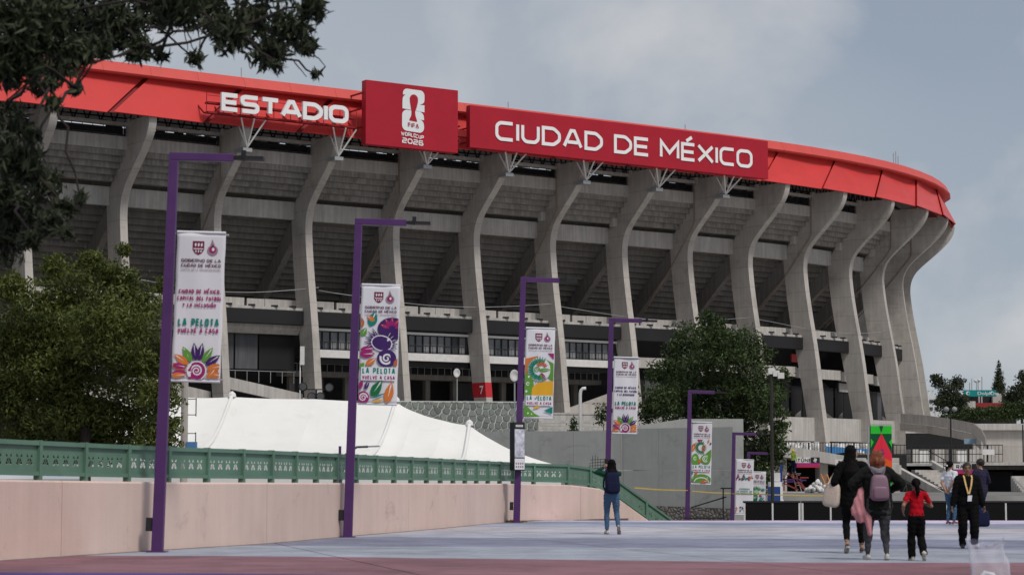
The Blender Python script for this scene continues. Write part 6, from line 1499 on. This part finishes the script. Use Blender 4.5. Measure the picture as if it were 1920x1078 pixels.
    # hair
    if hair:
        h = Body(); X = hy @ Vector((1, 0, 0))
        h.ball(hv(0, -.026, .038), (.092 * s, .102 * s, .094 * s), 'h')
        if hair == 'short': h.ball(hv(0, -.035, .0), (.078 * s, .075 * s, .07 * s), 'h')
        if hair == 'curly':
            rr = random.Random(int(px))
            for _ in range(46): u = Vector((rr.gauss(0, 1), rr.gauss(-.5, .8), rr.gauss(.4, .8))).normalized(); h.ball(hv(u.x * .082, -.02 + u.y * .09, .03 + u.z * .09), (.024 * s,) * 3, 'h', n=5)
        if hair in ('long', 'longer'):
            bot = 1.10 if hair == 'long' else .98; rr = random.Random(int(px))
            for k in range(17):
                a = R(-20 + 220 * k / 16) + math.pi; ca_, sa__ = math.cos(a), math.sin(a)
                top_ = hv(.072 * ca_, -.022 + .072 * sa__, .03); mid = hv(.085 * ca_, -.03 + .085 * sa__, -.10); low = V(.115 * ca_ * (1.0 + .1 * rr.random()), -.075 + .085 * sa__, 1.26); end = V(.095 * ca_, -.085 + .06 * sa__ - .02, bot + .07 * rr.random())
                h.tube([top_, mid, low, end], [.024 * s, .025 * s, .026 * s, .012 * s], [.024 * s, .025 * s, .026 * s, .012 * s], 'h', (1, 0, 0), 8, 4)
            h.tube([hv(0, -.05, .0), V(0, -.085, 1.30), V(0, -.10, bot + .08)], [.075 * s, .095 * s, .07 * s], [.04 * s, .04 * s, .03 * s], 'h')
        if hair == 'tail':
            h.ball(hv(0, -.105, .05), (.03 * s, .03 * s, .03 * s), 'h'); h.tube([hv(0, -.11, .05), hv(.012, -.155, -.02), hv(.025, -.15, -.14), hv(.02, -.135, -.26)], [.03 * s, .05 * s, .045 * s, .014 * s], [.03 * s, .045 * s, .04 * s, .014 * s], 'h')
        if hair == 'lowtail':
            h.tube([hv(0, -.10, .0), hv(-.02, -.135, -.06), hv(-.03, -.12, -.16)], [.03 * s, .034 * s, .012 * s], [.03 * s, .032 * s, .012 * s], 'h')
        if hair == 'bun':
            h.ball(hv(.01, -.06, .085), (.06 * s, .06 * s, .045 * s), 'h')
            for k in range(11):
                a = math.pi + R(-20 + 220 * k / 10); rq = 1 + .12 * math.sin(k * 2.4); h.tube([hv(.075 * math.cos(a), -.02 + .075 * math.sin(a), .03), hv(.098 * rq * math.cos(a), -.025 + .10 * rq * math.sin(a), -.045), hv(.085 * math.cos(a), -.025 + .09 * math.sin(a), -.135 - .02 * math.sin(k * 3.1))], [.03 * s, .033 * s, .015 * s], [.03 * s, .033 * s, .015 * s], 'h', (1, 0, 0), 8, 4)
        ho = h.finish('hair', {'h': hairmat}, o, .0085, 2, lambda c: .004 * math.sin(c.x * 260 / s + 3 * math.sin(c.z * 14)) + .003 * math.sin(c.y * 190))
        # keep the face clear of the hair cap
        bm = bmesh.new(); bm.from_mesh(ho.data); inv = hy.inverted()
        kill = [v for v in bm.verts if (lambda q: q.y > .055 * s and q.z < .060 * s)(inv @ (v.co - hc))]
        bmesh.ops.delete(bm, geom=kill, context='VERTS'); bm.to_mesh(ho.data); bm.free()
    if hood:
        hb = Body(); hb.tube([V(-.10, -.02, 1.40), V(-.085, -.10, 1.385), V(0, -.135, 1.33), V(.085, -.10, 1.385), V(.10, -.02, 1.40)], [.03 * s, .04 * s, .062 * s, .04 * s, .03 * s], [.03 * s, .035 * s, .05 * s, .035 * s, .03 * s], 'h', (0, 0, 1)); hb.tube([V(-.07, -.11, 1.36), V(0, -.13, 1.26), V(.07, -.11, 1.36)], [.04 * s, .05 * s, .04 * s], [.025 * s] * 3, 'h', (0, 0, 1)); hb.finish('hood', {'h': hood}, o, .009, 3)
    M_ = Matrix.Translation(o.location) @ Matrix.Rotation(rz, 4, 'Z')
    return o, (lambda x, y, z: M_ @ V(x, y, z)), s
BLKC = fab('black', (.0045, .0045, .005)); NAVY = fab('navy', (.012, .014, .04)); JEAN = fab('blue_jeans', (.055, .105, .18)); JEAN2 = fab('dark_jeans', (.035, .06, .115)); GREEN = fab('dark_green', (.010, .05, .032)); CHAR = fab('charcoal', (.011, .0125, .011)); GREYL = fab('grey_leggings', (.055, .055, .06)); REDC = fab('red', (.36, .006, .014)); WHT = fab('white', (.62, .63, .68)); LILAC = mat('lilac_leather', (.20, .125, .165), .5, .08, 5); PINKC = fab('pink', (.50, .22, .24)); CREAM = mat('cream_woven', (.55, .45, .38), .85, .12, 40, .5, 60); GREYH = fab('grey_hood', (.16, .17, .19)); SHW = mat('pale_sneaker', (.46, .43, .38), .6, .1, 9); SHB = mat('black_shoe', (.012, .012, .013), .5, .1, 9); SHBR = mat('brown_sole', (.10, .05, .045), .7)

# woman photographing the stadium
o, W, s = person('woman in dark green sweater and jeans raising a phone toward the stadium', 1147, 46.6, 1.60, R(4), GREEN, JEAN, SHW, 'c', SHBR, lhand=(-.13, .30, 1.50), rhand=(-.02, .31, 1.50), lfoot=(-.10, .05, .085), rfoot=(.13, -.17, .16), rpitch=R(62), hair='long', hairmat=HAIRB, head_yaw=R(-8), hem=.90, lpole=(-1, 0, -.5), rpole=(.9, 0, -.8), lcurl=1.1, rcurl=1.1, leg_loose=.004)
p = W(-.075, .36, 1.60); mb = MB(); mb.obox(p, (.042, 0, 0), (0, .006, 0), (0, 0, .085)); tag(mb.build('phone', M_black, bevel=.006), 'black phone held up by the woman in dark green sweater', 'phone')
def backpack(label, W, m_, w_=.15, h=.21, d=.085, zc=1.18, strap=True, pocket=True):
    c = W(0, -.12 - d, zc); ax = (W(1, 0, 1) - W(0, 0, 1)).normalized(); ang = math.atan2(ax.y, ax.x); rot = Matrix.Rotation(ang, 3, 'Z'); o = thing('backpack', label, 'backpack', c - Vector((0, 0, h)))
    mb = MB(); sbox(mb, c, (w_, d, h), .5, 12, rot, taper=.12); mb.build('bag_body', m_, o, True)
    mb = MB(); sbox(mb, c + rot @ Vector((0, -d * .75, -h * .38)), (w_ * .8, d * .5, h * .48), .45, 10, rot); mb.build('front_pocket', m_, o, True)
    mb = MB(); mb.tube([c + rot @ Vector((-.04, d * .3, h * .97)), c + rot @ Vector((-.03, d * .1, h * 1.15)), c + rot @ Vector((.03, d * .1, h * 1.15)), c + rot @ Vector((.04, d * .3, h * .97))], .009, 6); mb.build('handle', m_, o)
    if strap:
        for sd in (-1, 1):
            pts = [W(sd * w_ * .35, -.15, zc + h * .85), W(sd * .085, -.135, 1.34), W(sd * .115, -.05, 1.425), W(sd * .13, .06, 1.36), W(sd * .165, .10, 1.2), W(sd * .18, .02, 1.05), W(sd * w_ * .95, -.14, zc - h * .75)]
            mb = MB(); q = fine([tuple(x[:2]) for x in pts], 1)
            for a_, b_ in zip(pts, pts[1:]): mb.bar(a_, b_, .034, .014)
            mb.build('strap', m_, o)
    mb = MB(); mb.tube([c + rot @ Vector((w_ * .85 * math.cos(t), -d * .55, h * .18 + h * .55 * math.sin(t))) for t in np.linspace(0, math.pi, 10)], .006, 5); mb.build('zip', M_black, o)
    return o
backpack('navy backpack worn by the woman raising a phone', W, NAVY, .155, .235, .085, 1.14)

# woman in black with long hair and tote
o, W, s = person('woman all in black with waist-long black hair walking away with a tote', 1600, 34.8, 1.72, R(-6), BLKC, BLKC, mat('dark_sneaker', (.05, .04, .05), .6), 'a', SHW, lhand=(-.25, .10, .92), rhand=(.20, .18, .95), lfoot=(-.10, -.16, .13), lpitch=R(38), rfoot=(.14, .14, .085), hair='longer', hairmat=HAIRB, head_yaw=R(62), hem=.74, loose=.022, ankle_skin=True, face=True)
tb_ = thing('tote_bag', 'cream woven tote bag on the shoulder of the woman in black', 'bag', W(-.33, -.02, .70)); mb = MB(); c = W(-.32, -.03, .90); sbox(mb, c, (.065, .135, .20), .5, 12, Matrix.Rotation(R(62), 3, 'Z') @ Matrix.Rotation(R(8), 3, 'X'), taper=.10); mb.build('bag_body', CREAM, tb_, True)
mb = MB()
for dy in (-.07, .07): mb.tube([c + Vector((dy, -.05, .17)), c.lerp(W(-.19, .0, 1.40), .5) + Vector((dy * .6 - .03, 0, .02)), W(-.17, .01 + dy * .3, 1.42), W(-.15, .04 + dy * .3, 1.36)], .012, 6)
o_ = mb.build('strap', CREAM, tb_); o_['kind'] = 'stuff'
# woman with copper hair
o, W, s = person('woman with copper hair in charcoal jacket and grey leggings walking away', 1646, 31.9, 1.60, R(2), CHAR, GREYL, SHW, 'a', mat('offwhite_sole', (.5, .48, .44), .7), lhand=(-.24, .16, 1.05), rhand=(.24, .17, 1.06), lfoot=(-.13, .12, .085), rfoot=(.12, -.10, .095), rpitch=R(12), hair='bun', hairmat=HAIRR, head_yaw=R(-25), hem=.80, loose=.03, bulk=1.22, hood=GREYH, lpole=(-1, -.4, -.3), rpole=(1, -.4, -.3))
backpack('small lilac backpack worn by the woman with copper hair', W, LILAC, .135, .195, .075, 1.10)
jk = thing('pink_jacket', 'pale pink jacket hanging from the arm of the woman with copper hair', 'jacket', W(-.25, -.1, .42)); jb = Body()
jb.tube([W(-.235, .03, 1.06), W(-.25, -.03, .92), W(-.255, -.05, .72), W(-.24, -.04, .60)], [.05, .095, .12, .10], [.05, .055, .06, .035], 'j', (1, 0, 0)); jb.tube([W(-.20, -.05, .90), W(-.16, -.07, .65), W(-.13, -.06, .40)], [.05, .055, .042], [.04, .04, .03], 'j'); jb.tube([W(-.30, -.02, .92), W(-.35, -.03, .78), W(-.36, -.03, .70)], [.05, .055, .04], [.04, .04, .03], 'j')
jb.mb.v = [tuple(Vector(v) - jk.location) for v in jb.mb.v]; jb.finish('jacket_cloth', {'j': PINKC}, jk, .009, 3, lambda c: .006 * math.sin(c.x * 70 + c.z * 18))
# child
o, W, s = person('child in red T-shirt and loose black trousers with a ponytail', 1720, 31.6, 1.19, R(4), REDC, BLKC, SHW, 'c', mat('beige_sole', (.33, .30, .26), .7), lhand=(-.25, .10, .98), rhand=(.20, .22, 1.18), lfoot=(-.09, .08, .085), rfoot=(.10, -.14, .15), rpitch=R(55), sleeve='short', hair='tail', hairmat=HAIRB, hem=.92, loose=.004, bulk=.92, leg_loose=.035, head_yaw=R(10))
# guard facing the camera
o, W, s = person('guard in black uniform with yellow lanyard and badge facing the plaza', 1816, 37.2, 1.46, R(176), BLKC, BLKC, SHB, 'b', SHB, lhand=(-.30, .06, .80), rhand=(.30, .05, .82), lfoot=(-.11, .05, .085), rfoot=(.11, -.03, .085), hair='short', hairmat=HAIRG, loose=.028, leg_loose=.03, bulk=1.12, hem=.86, belly=.02)
ly = thing('lanyard_badge', 'yellow lanyard with a white badge on the guard', 'lanyard', W(0, .17, .9)); M_lan = mat('yellow_ribbon', (.62, .40, .16), .7)
for sd in (-1, 1):
    mb = MB(); pts = [W(sd * .075, .03, 1.425), W(sd * .075, .125, 1.37), W(sd * .05, .175, 1.22), W(sd * .008, .185, 1.06)]
    for a_, b_ in zip(pts, pts[1:]): mb.bar(a_, b_, .026, .006, up=(0, -1, .2))
    mb.build('ribbon', M_lan, ly)
mb = MB(); mb.obox(W(-.015, .19, .975), (.036, 0, 0), (0, .004, 0), (.006, 0, .05)); mb.build('badge', WHT, ly); mb = MB(); mb.obox(W(0, .187, 1.04), (.01, 0, 0), (0, .005, 0), (0, 0, .02)); mb.build('clip', M_black, ly)
# woman in white shirt, hands behind her back
o, W, s = person('woman in white T-shirt and jeans standing with hands behind her back', 1783, 56.6, 1.64, R(-48), WHT, JEAN, mat('red_shoe', (.20, .03, .03), .6), 'a', WHT, lhand=(-.03, -.17, .90), rhand=(.05, -.18, .91), sleeve='short', hair='lowtail', hairmat=HAIRB, hem=.88, loose=.014, lpole=(-1, -.3, 0), rpole=(1, -.3, 0))
mb = MB(); sbox(mb, W(-.01, -.115, 1.55), (.022, .02, .03), .8, 6); tag(mb.build('hair_tie', WHT, smooth=True), 'white scrunchie in the hair of the woman in white', 'hair tie')
# person half hidden by the guard
o, W, s = person('person with dark curly hair in navy jacket half hidden behind the guard', 1840, 54.6, 1.68, R(35), fab('navy_check', (.025, .022, .045)), JEAN2, SHB, 'a', SHB, lhand=(-.20, .26, 1.10), rhand=(.22, .24, 1.12), hair='curly', hairmat=HAIRG, hem=.84, loose=.02)
bgp = thing('floor_bag', 'dark blue bag standing on the ground behind the guard', 'bag', (xat(1843, 53.9, 0), 53.9, 0)); mb = MB(); sbox(mb, (xat(1843, 53.9, 0), 53.9, .21), (.16, .12, .21), .45, 10, taper=.1); mb.build('bag_body', NAVY, bgp, True); mb = MB(); c = Vector((xat(1843, 53.9, 0), 53.9, .42)); mb.tube([c + Vector((-.05, 0, -.01)), c + Vector((-.04, 0, .05)), c + Vector((.04, 0, .05)), c + Vector((.05, 0, -.01))], .01, 6); mb.build('handle', NAVY, bgp)
# workers in high-visibility vests
HV = fab('hi_vis', (.24, .34, .05))
person('worker in yellow green vest and white helmet by the blue booth', 1466.5, 128, 1.7, R(60), HV, NAVY, SHB, 'b', SHB, face=False, hair='short', hairmat=M_white, z0=-1.75)
person('worker in yellow green vest on a ladder beside the TÚNEL 2 sign', 1487.5, 155, 1.7, R(-40), HV, NAVY, SHB, 'b', SHB, face=False, hair='short', hairmat=mat('yellow_helmet', (.6, .42, .03), .4), z0=zat(887, 155), lhand=(-.1, .35, 1.45))
sl = thing('step_ladder', 'thin grey step ladder under the worker at the TÚNEL 2 sign', 'ladder', (at(1487, 0, 155.2).x, 155.2, .2))
for px in (1483, 1492): mb = MB(); mb.bar(Vector((at(px, 0, 155.2).x, 155.0, .2)), at(px + (2 if px < 1487 else -2), 880, 155.2), .05); mb.build('ladder_leg', M_steelg, sl)
for y_ in (887, 898, 909): mb = MB(); mb.box(at(1484, 0, 155).x, at(1491, 0, 155).x, 154.95, 155.4, zat(y_, 155) - .03, zat(y_, 155)); mb.build('rung', M_steelg, sl)

# clear plastic bag standing on the plaza
def plastic():
    m = bpy.data.materials.new('clear_plastic'); m.use_nodes = True; t = m.node_tree; K = t.links.new; b = t.nodes['Principled BSDF']; b.inputs['Base Color'].default_value = (.75, .74, .78, 1); b.inputs['Roughness'].default_value = .25
    tr = nn(t, 'ShaderNodeBsdfTransparent'); mx = nn(t, 'ShaderNodeMixShader'); lw = nn(t, 'ShaderNodeLayerWeight'); lw.inputs[0].default_value = .35; mr = nn(t, 'ShaderNodeMapRange'); mr.inputs[3].default_value = .22; mr.inputs[4].default_value = .8
    K(lw.outputs['Facing'], mr.inputs[0]); K(mr.outputs[0], mx.inputs[0]); K(tr.outputs[0], mx.inputs[1]); K(b.outputs[0], mx.inputs[2]); K(mx.outputs[0], t.nodes['Material Output'].inputs[0]); return m
YB = 21.0; xb = xat(1852, YB, .3); pb_ = thing('plastic_bag', 'crumpled clear plastic bag standing on the plaza paving', 'bag', (xb, YB, 0)); mb = MB(); n = 28; rows = []
for j in range(15):
    z = .59 * j / 14; r_ = .21 - .05 * (j / 14) + (.025 if j == 14 else 0); row = []
    for k in range(n):
        a_ = 2 * math.pi * k / n; f = 1 + .07 * math.sin(5 * a_ + z * 9) + .05 * math.sin(9 * a_ - z * 23) + .03 * math.sin(3 * a_ + 2); row.append((xb + .02 * math.sin(z * 7) + r_ * f * math.cos(a_) * 1.0, YB + r_ * f * math.sin(a_) * .6, max(.004, z + (.03 * math.sin(2 * a_ + 1) + .018 * math.sin(5 * a_) if j == 14 else .012 * math.sin(4 * a_ + j)))))
    rows.append(row)
mb.add([p for r_ in rows for p in r_], [(j * n + k, j * n + (k + 1) % n, (j + 1) * n + (k + 1) % n, (j + 1) * n + k) for j in range(14) for k in range(n)] + [tuple(range(n))[::-1]]); mb.build('bag_film', plastic(), pb_, True)
mb = MB(); mb.tube([(xb - .10, YB - .02, .05), (xb - .09, YB - .02, .20), (xb - .03, YB - .02, .285), (xb + .04, YB - .02, .27), (xb + .10, YB - .02, .16), (xb + .11, YB - .02, .05)], .028, 8); mb.build('white_handle_inside', M_white, pb_, True)
mb = MB(); sbox(mb, (xb, YB, .12), (.15, .09, .11), .5, 10); mb.build('grey_contents', M_wsteel, pb_, True)
